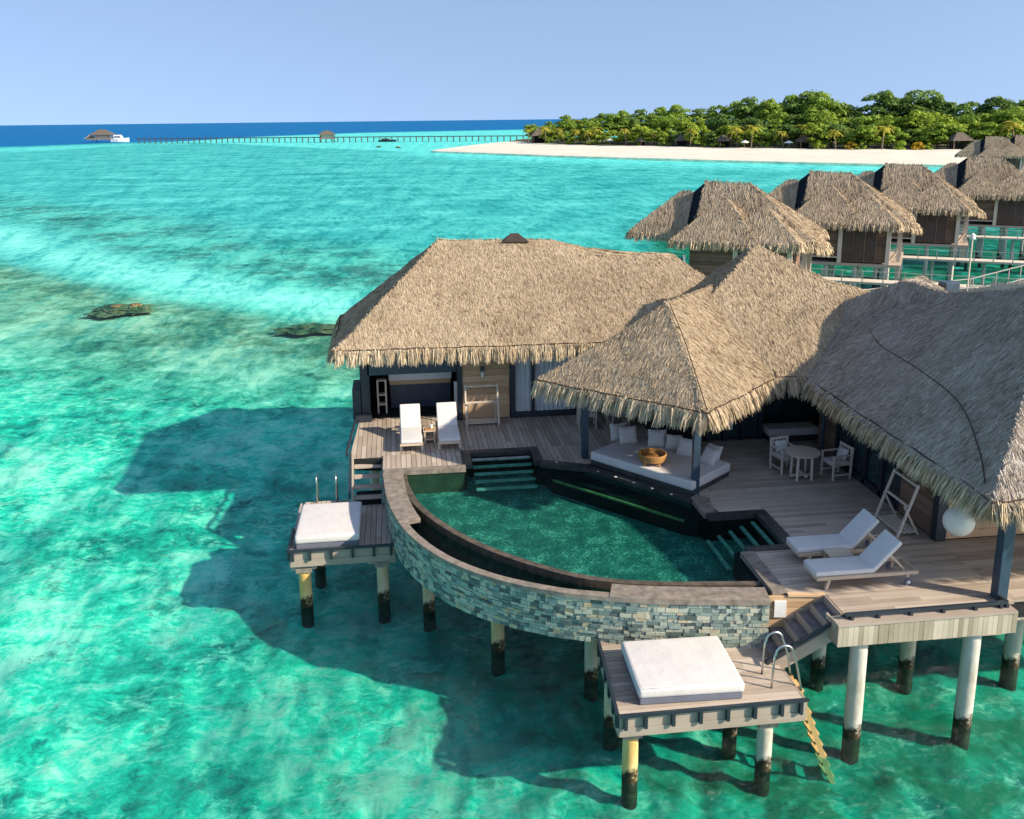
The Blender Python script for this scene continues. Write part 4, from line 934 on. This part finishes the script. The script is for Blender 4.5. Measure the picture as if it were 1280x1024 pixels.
# ------------------------------------------------------------------ neighbouring bungalows
ROTN = R(-31)
def neighbour(label):
    t = thing('overwater_bungalow', label, 'bungalow', group='neighbouring overwater bungalows')
    kw = dict(dens=130, L=.40, W=.036, lift=.035, per_m=140, FL=.55, FW=.042, mat='thatch_far', seams=False, res=.8, amp=.06)
    z = 2.5
    thatch_roof([[(.7, 1.7, z), (7.2, 1.7, z), (3.4, 3.7, 5.35), (1.0, 3.7, 5.35)], [(7.2, 1.7, z), (7.2, 7.2, z), (3.4, 3.7, 5.35)], [(.7, 7.2, z), (1.0, 3.7, 5.35), (3.4, 3.7, 5.35), (7.2, 7.2, z)]], [((7.2, 1.7, z), (7.2, 7.2, z), (1, 0)), ((7.2, 7.2, z), (.4, 7.2, z), (0, 1))], t, **kw)
    thatch_roof([[(0, 0, z), (4.7, 0, z), (2.4, 2.2, 4.75)], [(0, 0, z), (2.4, 2.2, 4.75), (0.5, 4, z)], [(4.7, 0, z), (4.7, 4, z), (2.4, 2.2, 4.75)], [(.5, 4, z), (2.4, 2.2, 4.75), (4.7, 4, z)]], [((0, 0, z), (3.4, 0, z), (0, -1)), ((0.4, 3.2, z), (0, 0, z), (-1, 0))], t, **kw)
    thatch_roof([[(2.2, .06, z), (6.7, .06, z), (4.7, 1.9, 4.25)], [(6.7, .06, z), (6.7, 4.2, z), (4.7, 1.9, 4.25)], [(2.2, .06, z), (4.7, 1.9, 4.25), (2.2, 4, z)]], [((3.3, .06, z), (6.7, .06, z), (0, -1)), ((6.7, .06, z), (6.7, 3, z), (1, 0))], t, **kw)
    thatch_roof([[(-3, 2.3, 2.55), (.3, 2.3, 2.55), (.3, 4.0, 4.8), (-.5, 4.0, 4.8)], [(-3, 2.3, 2.55), (-.5, 4, 4.8), (-3, 6, 2.55)], [(-3, 6, 2.55), (-.5, 4, 4.8), (.3, 4, 4.8), (.3, 6, 2.55)]], [((-3, 2.3, 2.55), (.2, 2.3, 2.55), (0, -1)), ((-3, 6, 2.55), (-3, 2.3, 2.55), (-1, 0))], t, **kw)
    thatch_roof([[(6.3, .9, 2.75), (7.7, 2.3, 2.1), (7.7, 4.6, 2.1), (6.5, 5, 3.0)]], [((7.7, 2.1, 2.1), (7.7, 4.8, 2.1), (1, 0)), ((6.5, 1.0, 2.6), (7.7, 2.3, 2.1), (.6, -.8))], t, **kw)
    MB().add([(.2, 2.4, 2.4), (.78, 1.6, 2.5), (1.03, 3.72, 5.38), (.25, 4.0, 4.72), (.8, 6.8, 2.4)], [(0, 1, 2, 3), (3, 2, 4)]).build('gable_panel', 'gable_shade', t)  # near-black panel: the gable's shade is put into its colour
    w_ = MB()
    for k in range(11): w_.box(.9, 3.28, .9+random.uniform(0, .012), 1.02, .38+.2*k, .38+.2*k+.19)
    for k in range(12): w_.box(3.42, 6.0, .9+random.uniform(0, .012), 1.02, .1+.2*k, .1+.2*k+.19)
    for k in range(12): w_.box(5.9, 6.0-random.uniform(0, .012), 1.02, 6.4, .1+.2*k, .1+.2*k+.19); w_.box(.9, 1.0, 1.02, 6.4, .3+.2*k, .3+.2*k+.19)
    w_.build('plank_wall', 'brown_wall_wood', t)
    MB().box(1.0, 5.9, 6.3, 6.4, 0, 2.6).build('rear_wall', 'dark_room', t)
    dr = MB()
    for x in (3.45, 4.1, 4.75, 5.4): dr.box(x, x+.06, .86, .9, .1, 2.5)
    dr.build('door_frame', 'brown_wall_wood', t)
    for x0, x1 in ((3.51, 4.1), (4.16, 4.75), (4.81, 5.4)): MB().box(x0+.03, x1-.03, .875, .892, .2, 2.4).build('door_panel', 'dark_shutter', t)
    for x, y in ((3.35, .86), (6.12, .86), (6.7, 2.2), (6.7, 4.4)): MB().box(x-.12, x+.12, y-.1, y+.1, -1.4 if x > 6 else 0, 2.5).build('post', 'pale_wood', t)
    MB().box(.7, 6.9, .75, 7, -.15, .02).build('floor', 'deck_wood_crossways', t)
    MB().box(.8, 3.3, .62, .68, .34, .40).build('railing', 'pale_wood', t)
    r_ = MB(); r_.box(6.2, 6.7, 1.55, 1.61, .8, .86)
    for k in range(5): r_.bar((6.2, .95+k*.24, .1), (6.65, 1.2+k*.24, .8), .04, .04)
    r_.build('lattice', 'pale_wood', t)
    for x in (1.0, 2.6, 4.3, 6.0):
        for y in (1.0, 3.6, 6.2): MB().tube([(x, y, -4.2), (x, y, -.12)], .14, 10).build('pile', 'pile_concrete', t)
    wk = MB(); wk.box(.3, 15.5, -1.7, -.5, -.82, -.70).build('walkway', 'pale_wood', t)
    rr = MB()
    for z_ in (-.05, -.35): rr.box(.3, 15.5, -1.7, -1.66, z_-.03, z_)
    for k in range(14): rr.box(.3+k*1.15, .36+k*1.15, -1.72, -1.66, -.7, -.02)
    rr.build('walkway_rail', 'pale_wood', t)
    for k in range(5): MB().tube([(1.5+k*3.2, -1.1, -4.2), (1.5+k*3.2, -1.1, -.8)], .12, 10).build('pile', 'pile_concrete', t)
    return t
NB = [(8.4, 49.0, 0, 'nearest neighbouring thatched bungalow, partly hidden behind the villa roof'), (16.9, 57.5, 0, 'second neighbouring thatched bungalow in the row, fully visible with brown plank wall'),
      (25.1, 66, 0, 'third neighbouring thatched bungalow in the row, left of the one cut by the right edge'), (36.1, 76.3, 0, 'fourth thatched bungalow in the row, cut off by the right edge of view'),
      (73.5, 148, 0, 'small distant thatched bungalow in front of the right end of the beach'), (82.5, 156, 0, 'distant thatched bungalow at the far right, furthest in the row')]
n0 = neighbour(NB[0][3]); q = W2(*NB[0][:2]); n0.location = (*q, 2.95); n0.rotation_euler.z = ROTN
for x, y, r_, lab in NB[1:]: q = W2(x, y); dup(n0, (*q, 2.95), ROTN, lab)
ps = thing('privacy_screen', 'dark blue-grey timber screen beside the nearest neighbouring bungalow', 'screen')
a, b = W2(5.5, 50.6), W2(9.2, 48.9)
for k in range(8): MB().bar((*a, 2.9+k*.22), (*b, 2.9+k*.22), .05, .21).build('board', 'blue_paint', ps)
for t_ in (0, .5, 1): MB().bar((a[0]+(b[0]-a[0])*t_, a[1]+(b[1]-a[1])*t_, -1.4), (a[0]+(b[0]-a[0])*t_, a[1]+(b[1]-a[1])*t_, 4.72), .12, .12).build('post', 'white_paint', ps)
wk = thing('walkway', 'white railed boardwalk over the water behind the right bungalow roof', 'walkway', (30, 44, 2.5))
wp = [(22.5, 41.6), (30.2, 43.8), (42, 51.5)]
f_ = MB(); rl_ = MB(); ps_ = []
for (ax, ay), (bx_, by_) in zip(wp[:-1], wp[1:]):
    d = Vector((bx_-ax, by_-ay, 0)); L_ = d.length; d /= L_; nn = Vector((-d.y, d.x, 0)); n_ = int(L_/.16)
    for i in range(n_): p = Vector((ax, ay, 2.5))+d*(i+.5)*L_/n_; f_.cbox(p, (.15, 1.9, .05), math.atan2(d.y, d.x))
    for sgn in (-1, 1):
        o_ = nn*.92*sgn
        for z_ in (.92,): rl_.bar(Vector((ax, ay, 2.5+z_))+o_, Vector((bx_, by_, 2.5+z_))+o_, .045, .045)
        for i in range(int(L_/1.6)+1): p = Vector((ax, ay, 2.5))+d*i*1.6+o_; ps_.append(MB().bar(p, p+Vector((0, 0, .95)), .05, .05))
f_.build('deck_boards', 'jetty_wood', wk, True); rl_.build('handrail', 'rail_paint', wk, True)
for q_ in ps_: q_.build('rail_post', 'rail_paint', wk, True)
for x, y in ((24, 42), (28, 43.2), (32.5, 45.3), (37, 48.3), (41, 50.8)): MB().tube([(x, y, -1.4), (x, y, 2.45)], .15, 12).build('pile', 'pile_concrete', wk, True)
lp = thing('lamp_post', 'slim pale lamp post standing on the boardwalk behind the right bungalow', 'lamp post', (29.6, 44.6, 2.52))
MB().tube([(0, 0, 0), (0, 0, 3.0)], .045, 8).build('pole', 'pale_wood', lp); MB().lathe([(.05, 2.95), (.14, 3.0), (.12, 3.22), (.03, 3.3)], (0, 0, 0), 12).build('lamp_head', 'white_paint', lp); MB().bar((0, 0, 2.8), (.28, 0, 2.95), .04, .04).build('bracket', 'dark_paint', lp)

# ------------------------------------------------------------------ reef rocks
def rock(label, x, y, sx, sy, h, seed):
    from mathutils import noise as mn
    bm = bmesh.new(); bmesh.ops.create_icosphere(bm, subdivisions=4, radius=1)
    for v in bm.verts:
        n = mn.noise(v.co*1.6+Vector((seed, 0, 0)))*.5+mn.noise(v.co*4+Vector((seed, 3, 0)))*.4+mn.noise(v.co*9+Vector((seed, 3, 0)))*.15; v.co = v.co*(1+n); v.co.x *= sx; v.co.y *= sy; v.co.z = v.co.z*h*1.0-.22; v.co.x *= 1+max(0, -v.co.z)*1.5; v.co.y *= 1+max(0, -v.co.z)*2.5
    me = bpy.data.meshes.new('reef_rock'); bm.to_mesh(me); bm.free(); me.materials.append(MAT['rock_reef']); o = bpy.data.objects.new('reef_rock', me); COL.objects.link(o)
    q = W2(x, y); o.location = (*q, 0); tag(o, label, 'rock', 'reef rocks breaking the surface'); return o
rock('brown reef rock breaking the surface at the left, the larger one', -26.2, 60.6, 1.25, 1.0, .20, 1.)
rock('smaller golden reef rock at the right end of the larger left rock', -25.1, 60.8, .5, .55, .30, 5.)
rock('low dark reef rock near the left bungalow eave', -11.8, 54.2, 1.5, .7, .17, 9.)

# ------------------------------------------------------------------ island: trees, palms, huts
def leaf_quads(C, Nn, s):
    """Nn leaf-sized faces facing every way but mostly up and outwards"""
    n = Nn/np.linalg.norm(Nn, axis=1)[:, None]; t = rng.normal(size=C.shape); t -= n*(t*n).sum(1)[:, None]; t /= np.linalg.norm(t, axis=1)[:, None]; b = np.cross(n, t)
    s = s[:, None]; V = np.stack([C-t*s-b*s*.5, C+t*s*.2-b*s*.7, C+t*s+b*s*.3, C-t*s*.3+b*s*.7], 1).reshape(-1, 3); return V, np.arange(len(V)).reshape(-1, 4)
def crown(rx, rz, zc, clumps, per, cr, ls, flat=.0):
    cs = []; 
    while len(cs) < clumps:
        p = rng.normal(size=3); p /= np.linalg.norm(p); 
        if p[2] < -.85: continue
        p *= .45+.55*rng.random()**.5; cs.append(p*np.array((rx, rx, rz)))
    C, N_ = [], []
    for c in cs:
        r = cr*(.65+.7*rng.random()); d = rng.normal(size=(per, 3)); d /= np.linalg.norm(d, axis=1)[:, None]; d[:, 2] = np.abs(d[:, 2])*.9+d[:, 2]*.1
        C.append(c+d*r*(.7+.35*rng.random((per, 1)))*np.array((1.15, 1.15, .75))); N_.append(d+np.array((0, 0, .5))+rng.normal(0, .45, (per, 3)))
    C = np.concatenate(C); C[:, 2] += zc; return leaf_quads(C, np.concatenate(N_), ls*(.55+.8*rng.random(len(C))))
def tree_proto(name, label, cat, h, rx, rz, clumps, per, cr, ls, mat, group):
    t = thing(name, label, cat, group=group)
    k = MB(); k.tube([(0, 0, -.4), (.1, .05, h*.3), (-.05, .1, h*.55)], .30, 7, .16)
    for a in range(5):
        an = a*1.26+random.random(); k.tube([(0, 0, h*.38), (math.cos(an)*rx*.3, math.sin(an)*rx*.3, h*.58), (math.cos(an)*rx*.6, math.sin(an)*rx*.6, h*.76)], .14, 5, .04)
    k.build('trunk', 'trunk_bark', t)
    V, F = crown(rx, rz, h-rz, clumps, per, cr, ls); np_mesh('crown', V, F, mat, t); return t
def palm_proto(label, h, fl, lean, group):
    t = thing('palm_tree', label, 'palm tree', group=group)
    MB().tube([(0, 0, -.4), (lean*.35, 0, h*.4), (lean, 0, h)], .22, 7, .13).build('trunk', 'trunk_bark', t)
    V, F = [], []
    for i in range(18):
        an = i*2.4; up = random.uniform(-.35, .85); p = np.array((lean, 0, h)); w0 = .34
        d = np.array((math.cos(an), math.sin(an), 0)); s = np.array((-math.sin(an), math.cos(an), 0)); pts = []
        for k in range(6):
            q = k/5; pts.append(p+d*fl*q*(1-.18*q)+np.array((0, 0, fl*(up*q-.85*q*q))))
        for k in range(5):
            wa, wb = w0*(.5, 1, 1.05, .9, .6, .15)[k], w0*(.5, 1, 1.05, .9, .6, .15)[k+1]
            for sg in (-1, 1):
                o = len(V); dz = np.array((0, 0, -.22)); V += [pts[k], pts[k]+s*sg*wa*1.4+dz*wa*2, pts[k+1]*.4+pts[k]*.6+s*sg*wb*1.3+dz*wb*2+d*.2, pts[k+1]]; F.append((o, o+1, o+2, o+3))
    np_mesh('crown', V, F, 'palm_frond', t); return t
G1, G2, G3, G4, G5 = 'trees along the front of the island', 'trees in the middle of the island', 'tall trees on the island skyline', 'palms behind the beach', 'low shrubs at the edge of the beach'
bk = np.array(back, float); 
def back_at(px):
    """plan point of the vegetation line seen in the direction of column px"""
    best = None
    for t_ in np.linspace(0, len(bk)-1, 500):
        x, y = np.interp(t_, np.arange(len(bk)), bk[:, 0]), np.interp(t_, np.arange(len(bk)), bk[:, 1]); e = abs(x/y*FPX/math.cos(PIT)*1.0 - (px-640))
        if best is None or e < best[0]: best = (e, x, y)
    return best[1], best[2]
protos = {}
def place(key, maker, x, y, z, rz, label, sc_):
    q = W2(x, y)
    if key not in protos: o = protos[key] = maker(label)
    else: o = copy_tree(protos[key]); o['label'] = label
    o.location = (*q, z); o.rotation_euler = (0, 0, rz); o.scale = (sc_[0], sc_[0], sc_[1]); return o
def orderly(i): 
    w10 = ['first','second','third','fourth','fifth','sixth','seventh','eighth','ninth','tenth','eleventh','twelfth','thirteenth','fourteenth','fifteenth','sixteenth','seventeenth','eighteenth','nineteenth','twentieth','twenty-first','twenty-second','twenty-third','twenty-fourth','twenty-fifth','twenty-sixth','twenty-seventh','twenty-eighth','twenty-ninth','thirtieth']
    return w10[i] if i < 30 else 'far right'
def broad(mat, h, rx, rz, g, cl=17, per=44): return lambda lab: tree_proto('broadleaf_tree', lab, 'tree', h, rx, rz, cl, per, rx*.33, .44, mat, g)
# skyline row
sky_px = [(672, 7.5), (690, 11), (712, 13.5), (733, 12.5), (757, 14), (782, 15), (806, 15.5), (830, 16), (852, 17), (876, 15.5), (900, 16.5), (922, 18), (944, 19.5), (966, 18.5), (988, 20), (1008, 21.5), (1028, 21), (1052, 17), (1076, 15.5), (1104, 21), (1126, 18), (1148, 21.5), (1170, 19), (1196, 17.5), (1220, 17), (1248, 18.5), (1275, 18)]
for i, (px, hh) in enumerate(sky_px):
    x, y = back_at(px); k = 1+(38+random.uniform(-6, 10))/y; big = 1104 <= px <= 1150
    v = i % 3; mk = broad('leaf_dark' if (v == 0 or px > 1090) else 'leaf_mid', 12, 5.0, 4.6, G3, 36, 80)
    H_ = CAMZ+(hh-CAMZ)*(y*k/350.) if hh > CAMZ else hh
    s = (H_-1.5)/13.1; place(('s', v, px > 1080), mk, x*k, y*k, 1.5, random.uniform(0, 6), f'{orderly(i)} tall tree from the left on the island skyline', (s*random.uniform(.8, 1.05), s))
# middle row
i = 0; px = 668
while px < 1285:
    x, y = back_at(px); k = 1+random.uniform(15, 24)/y; v = random.randrange(3)
    h = random.uniform(.82, 1.1)*(.62+.38*min(1, (px-640)/140)); place(('m', v), broad(('leaf_mid', 'leaf_bright', 'leaf_dark')[v], 11, 5.2, 4.6, G2, 36, 80), x*k, y*k, 1.4, random.uniform(0, 6), f'{orderly(i)} tree from the left in the middle of the island', (h*1.08, h)); px += random.uniform(18, 26); i += 1
# front row
i = 0; px = 676
while px < 1285:
    x, y = back_at(px); k = 1+random.uniform(2, 8)/y; v = random.randrange(4)
    h = random.uniform(.75, 1.15)*(.7+.3*min(1, (px-650)/120)); place(('f', v), broad(('leaf_bright', 'leaf_bright', 'leaf_mid', 'leaf_dark')[v], 7.5, 4.0, 3.5, G1, 30, 80), x*k, y*k, 1.2, random.uniform(0, 6), f'{orderly(i)} leafy tree from the left along the edge of the beach', (h*1.1, h)); px += random.uniform(15, 23); i += 1
# palms
for i, (px, h, dy, ln) in enumerate([(663, .8, 4, 0), (686, .95, -2, 1), (700, .85, -2, 0), (707, .6, -3, 1), (722, .8, -3, 0), (742, .75, -3, 1), (748, .9, 0, 0), (786, .85, -3, 1), (866, .85, -4, 0), (927, .95, 0, 1), (944, 1.0, -3, 0), (985, .75, -3, 1), (1006, 1.0, 3, 0), (1050, .8, -4, 1), (1108, .95, -4, 0), (1275, 1.1, 2, 1), (1054, 1.75, 45, 0), (1066, 1.8, 45, 1), (968, 1.95, 48, 0), (948, 1.95, 52, 1), (728, 1.3, 42, 0)]):
    x, y = back_at(px); k = 1+dy/y
    place(('p', ln), lambda lab, ln=ln: palm_proto(lab, 7.0, 3.1, (.2, 1.0)[ln], G4), x*k, y*k, 1.2, random.uniform(-.6, .6)+(3.1 if i % 2 else 0), f'{orderly(i)} palm tree on the island, ' + ('rising behind the skyline trees' if dy > 40 else 'pale yellow green, near the sand'), (h*1.3, h*1.05))
# shrubs at the beach edge
for i, (px, mat) in enumerate([(690, 'leaf_mid'), (715, 'leaf_bright'), (745, 'leaf_bright'), (800, 'leaf_mid'), (835, 'leaf_bright'), (880, 'leaf_mid'), (902, 'leaf_bright'), (960, 'leaf_mid'), (1030, 'leaf_bright'), (1070, 'shrub_yellow'), (1083, 'leaf_bright'), (1130, 'leaf_mid'), (1153, 'shrub_yellow'), (1168, 'leaf_bright'), (1225, 'leaf_bright'), (1272, 'shrub_yellow')]):
    x, y = back_at(px); k = 1-2/y
    def mk(lab, mat=mat):
        t = thing('shrub', lab, 'shrub', group=G5); V, F = crown(2.0, 1.3, .9, 9, 36, .9, .42); np_mesh('foliage', V, F, mat, t)
        MB().tube([(0, 0, -.2), (0, 0, 1)], .1, 6, .05).build('stem', 'trunk_bark', t); return t
    place(('b', mat), mk, x*k, y*k, 1.25, random.uniform(0, 6), f'{orderly(i)} shrub from the left at the edge of the sand, ' + ('yellow' if 'yellow' in mat else 'green'), (random.uniform(.7, 1.1), random.uniform(.8, 1.2)))
# beach huts and umbrellas
def hut(label):
    t = thing('beach_hut', label, 'hut', group='thatched huts under the island trees')
    for x in (-2, 2):
        for y in (-1.6, 1.6): MB().box(x-.1, x+.1, y-.1, y+.1, 0, 2.4).build('post', 'brown_wall_wood', t)
    MB().box(-1.8, 1.8, .8, 1.5, 0, 2.3).build('wall', 'dark_room', t)
    MB().add([(-2.8, -2.3, 2.2), (2.8, -2.3, 2.2), (2.8, 2.3, 2.2), (-2.8, 2.3, 2.2), (-.8, 0, 4.2), (.8, 0, 4.2)], [(0, 1, 5, 4), (1, 2, 5), (2, 3, 4, 5), (3, 0, 4), (3, 2, 1, 0)]).build('roof', 'hut_thatch', t); return t
hp = None
for px, s, lab in ((677, 1.5, 'brown thatched hut at the left tip of the island'), (806, .8, 'small thatched hut between trees left of the island middle'), (857, 1., 'thatched hut beside a leaning palm behind the beach'), (910, 1.05, 'thatched hut near the white beach umbrella in the island middle'), (1012, 1.05, 'grey thatched hut with pointed roof in deep shade behind the beach'), (1206, 1.25, 'dark hut at the right end of the beach')):
    x, y = back_at(px); q = W2(x*(1-.5/y), y*(1-.5/y))
    if hp is None: hp = hut(lab); hp.location = (*q, 1.2); hp.scale = (s,)*3
    else: dup(hp, (*q, 1.2), random.uniform(-.4, .4), lab, scale=(s,)*3)
def umb(label):
    t = thing('beach_umbrella', label, 'umbrella', group='white beach umbrellas'); MB().tube([(0, 0, -.1), (0, 0, 2.5)], .05, 6).build('pole', 'pale_wood', t)
    MB().lathe([(1.6, 2.0), (1.5, 2.1), (.8, 2.5), (.03, 2.8)], (0, 0, 0), 10).build('canopy', 'umbrella_white', t); return t
um = None
for px, lab in ((766, 'white beach umbrella under the trees left of the island middle'), (935, 'white beach umbrella beside the hut in the island middle'), (991, 'white beach umbrella left of the pointed grey hut')):
    x, y = back_at(px); q = W2(x*(1-4/y), y*(1-4/y))
    if um is None: um = umb(lab); um.location = (*q, 1.15)
    else: dup(um, (*q, 1.15), 0, lab)
# ------------------------------------------------------------------ jetty, its hut, the islet hut and boats
jt = thing('jetty', 'very long low wooden jetty crossing the lagoon to the island', 'jetty', (0, 560, 0))
ja, jb = np.array(W2(-238, 606)), np.array(W2(10, 556)); jd = (jb-ja)/np.linalg.norm(jb-ja); jn = np.array((-jd[1], jd[0])); JL = np.linalg.norm(jb-ja)
MB().bar((*ja, 2.45), (*jb, 2.45), 2.6, .5).build('walkway', 'jetty_dark', jt, True)
for i in range(66):
    p = ja+jd*JL*(i+.5)/66-jn*1.1; MB().bar((*p, -1.4), (*p, 2.2), .6, .5).build('post', 'jetty_dark', jt, True)
def pavilion(name, label, loc, w_, h_, extra=None):
    t = thing(name, label, 'hut', loc)
    MB().box(-w_*.42, w_*.42, -w_*.3, w_*.3, 1.5, 2.2).build('deck', 'jetty_wood', t)
    MB().box(-w_*.3, w_*.3, -w_*.2, w_*.2, 2.2, 2.2+h_*.4).build('wall', 'pale_wood', t)
    for x in (-.36, .36):
        for y in (-.25, .25): MB().box(x*w_-.2, x*w_+.2, y*w_-.2, y*w_+.2, -1.4, 2.2+h_*.42).build('post', 'brown_wall_wood', t)
    MB().add([(-w_/2, -w_*.36, 2.2+h_*.38), (w_/2, -w_*.36, 2.2+h_*.38), (w_/2, w_*.36, 2.2+h_*.38), (-w_/2, w_*.36, 2.2+h_*.38), (-w_*.12, 0, 2.2+h_), (w_*.12, 0, 2.2+h_)], [(0, 1, 5, 4), (1, 2, 5), (2, 3, 4, 5), (3, 0, 4), (3, 2, 1, 0)]).build('roof', 'hut_thatch', t); return t
pavilion('jetty_hut', 'small thatched hut standing halfway along the jetty', (*W2(-111, 577), 0), 11, 4.4)
il = pavilion('islet_hut', 'thatched hut on stilts at the far left end of the jetty', (*W2(-285, 665), 0), 16, 6.0)
MB().box(-9.5, 10, -5, 5, 1.2, 1.9).build('deck', 'jetty_wood', il)
MB().add([(-12, -3, 1.9), (-5, -3, 1.9), (-5, 3, 1.9), (-12, 3, 1.9), (-8.5, 0, 4.6)], [(0, 1, 4), (1, 2, 4), (2, 3, 4), (3, 0, 4)]).build('side_roof', 'thatch_far', il)
def boat(name, label, loc, rz, L_, w_, hull, cab, mh, mc):
    t = thing(name, label, 'boat', loc, rz); N = 12; vs = []
    for i in range(N+1):
        u = i/N; x = (u-.5)*L_; b = w_/2*min(1, (1.02-u)**.6*1.35) if u > .45 else w_/2*(.8+.2*u/.45); sh_ = hull*(1+.45*u*u)
        vs += [(x, -b*.7, -.3), (x, -b, sh_), (x, b, sh_), (x, b*.7, -.3)]
    fs = [(4*i+a, 4*i+4+a, 4*i+4+(a+1) % 4, 4*i+(a+1) % 4) for i in range(N) for a in range(4)]+[(0, 1, 2, 3), (4*N+3, 4*N+2, 4*N+1, 4*N)]
    MB().add(vs, fs).build('hull', mh, t)
    MB().add([(-L_*.3, -w_*.36, hull), (L_*.18, -w_*.36, hull*1.05), (L_*.18, w_*.36, hull*1.05), (-L_*.3, w_*.36, hull), (-L_*.34, -w_*.32, hull+cab), (L_*.05, -w_*.32, hull+cab), (L_*.05, w_*.32, hull+cab), (-L_*.34, w_*.32, hull+cab)], [(0, 1, 5, 4), (1, 2, 6, 5), (2, 3, 7, 6), (3, 0, 4, 7), (4, 5, 6, 7)]).build('cabin', mc, t)
    MB().box(-L_*.28, L_*.06, -w_*.375, w_*.375, hull+cab*.35, hull+cab*.68).build('cabin_windows', 'window_glass', t); return t
boat('yacht', 'white motor yacht moored beside the far left stilt hut', (*W2(-266, 648), 0), R(-5), 12, 4.2, 1.8, 2.7, 'boat_white', 'boat_white')
boat('covered_boat', 'long dark covered boat moored along the jetty right of its hut', (*W2(-73, 566), 0), R(-18), 11, 2.8, .7, .9, 'dark_paint', 'jetty_dark')
rock('tiny dark rock in the shallows off the sandbar, right one', -52, 440, .9, .7, .5, 3.)
rock('tiny rock in the shallows off the sandbar, left one', -63, 455, .7, .6, .45, 4.)
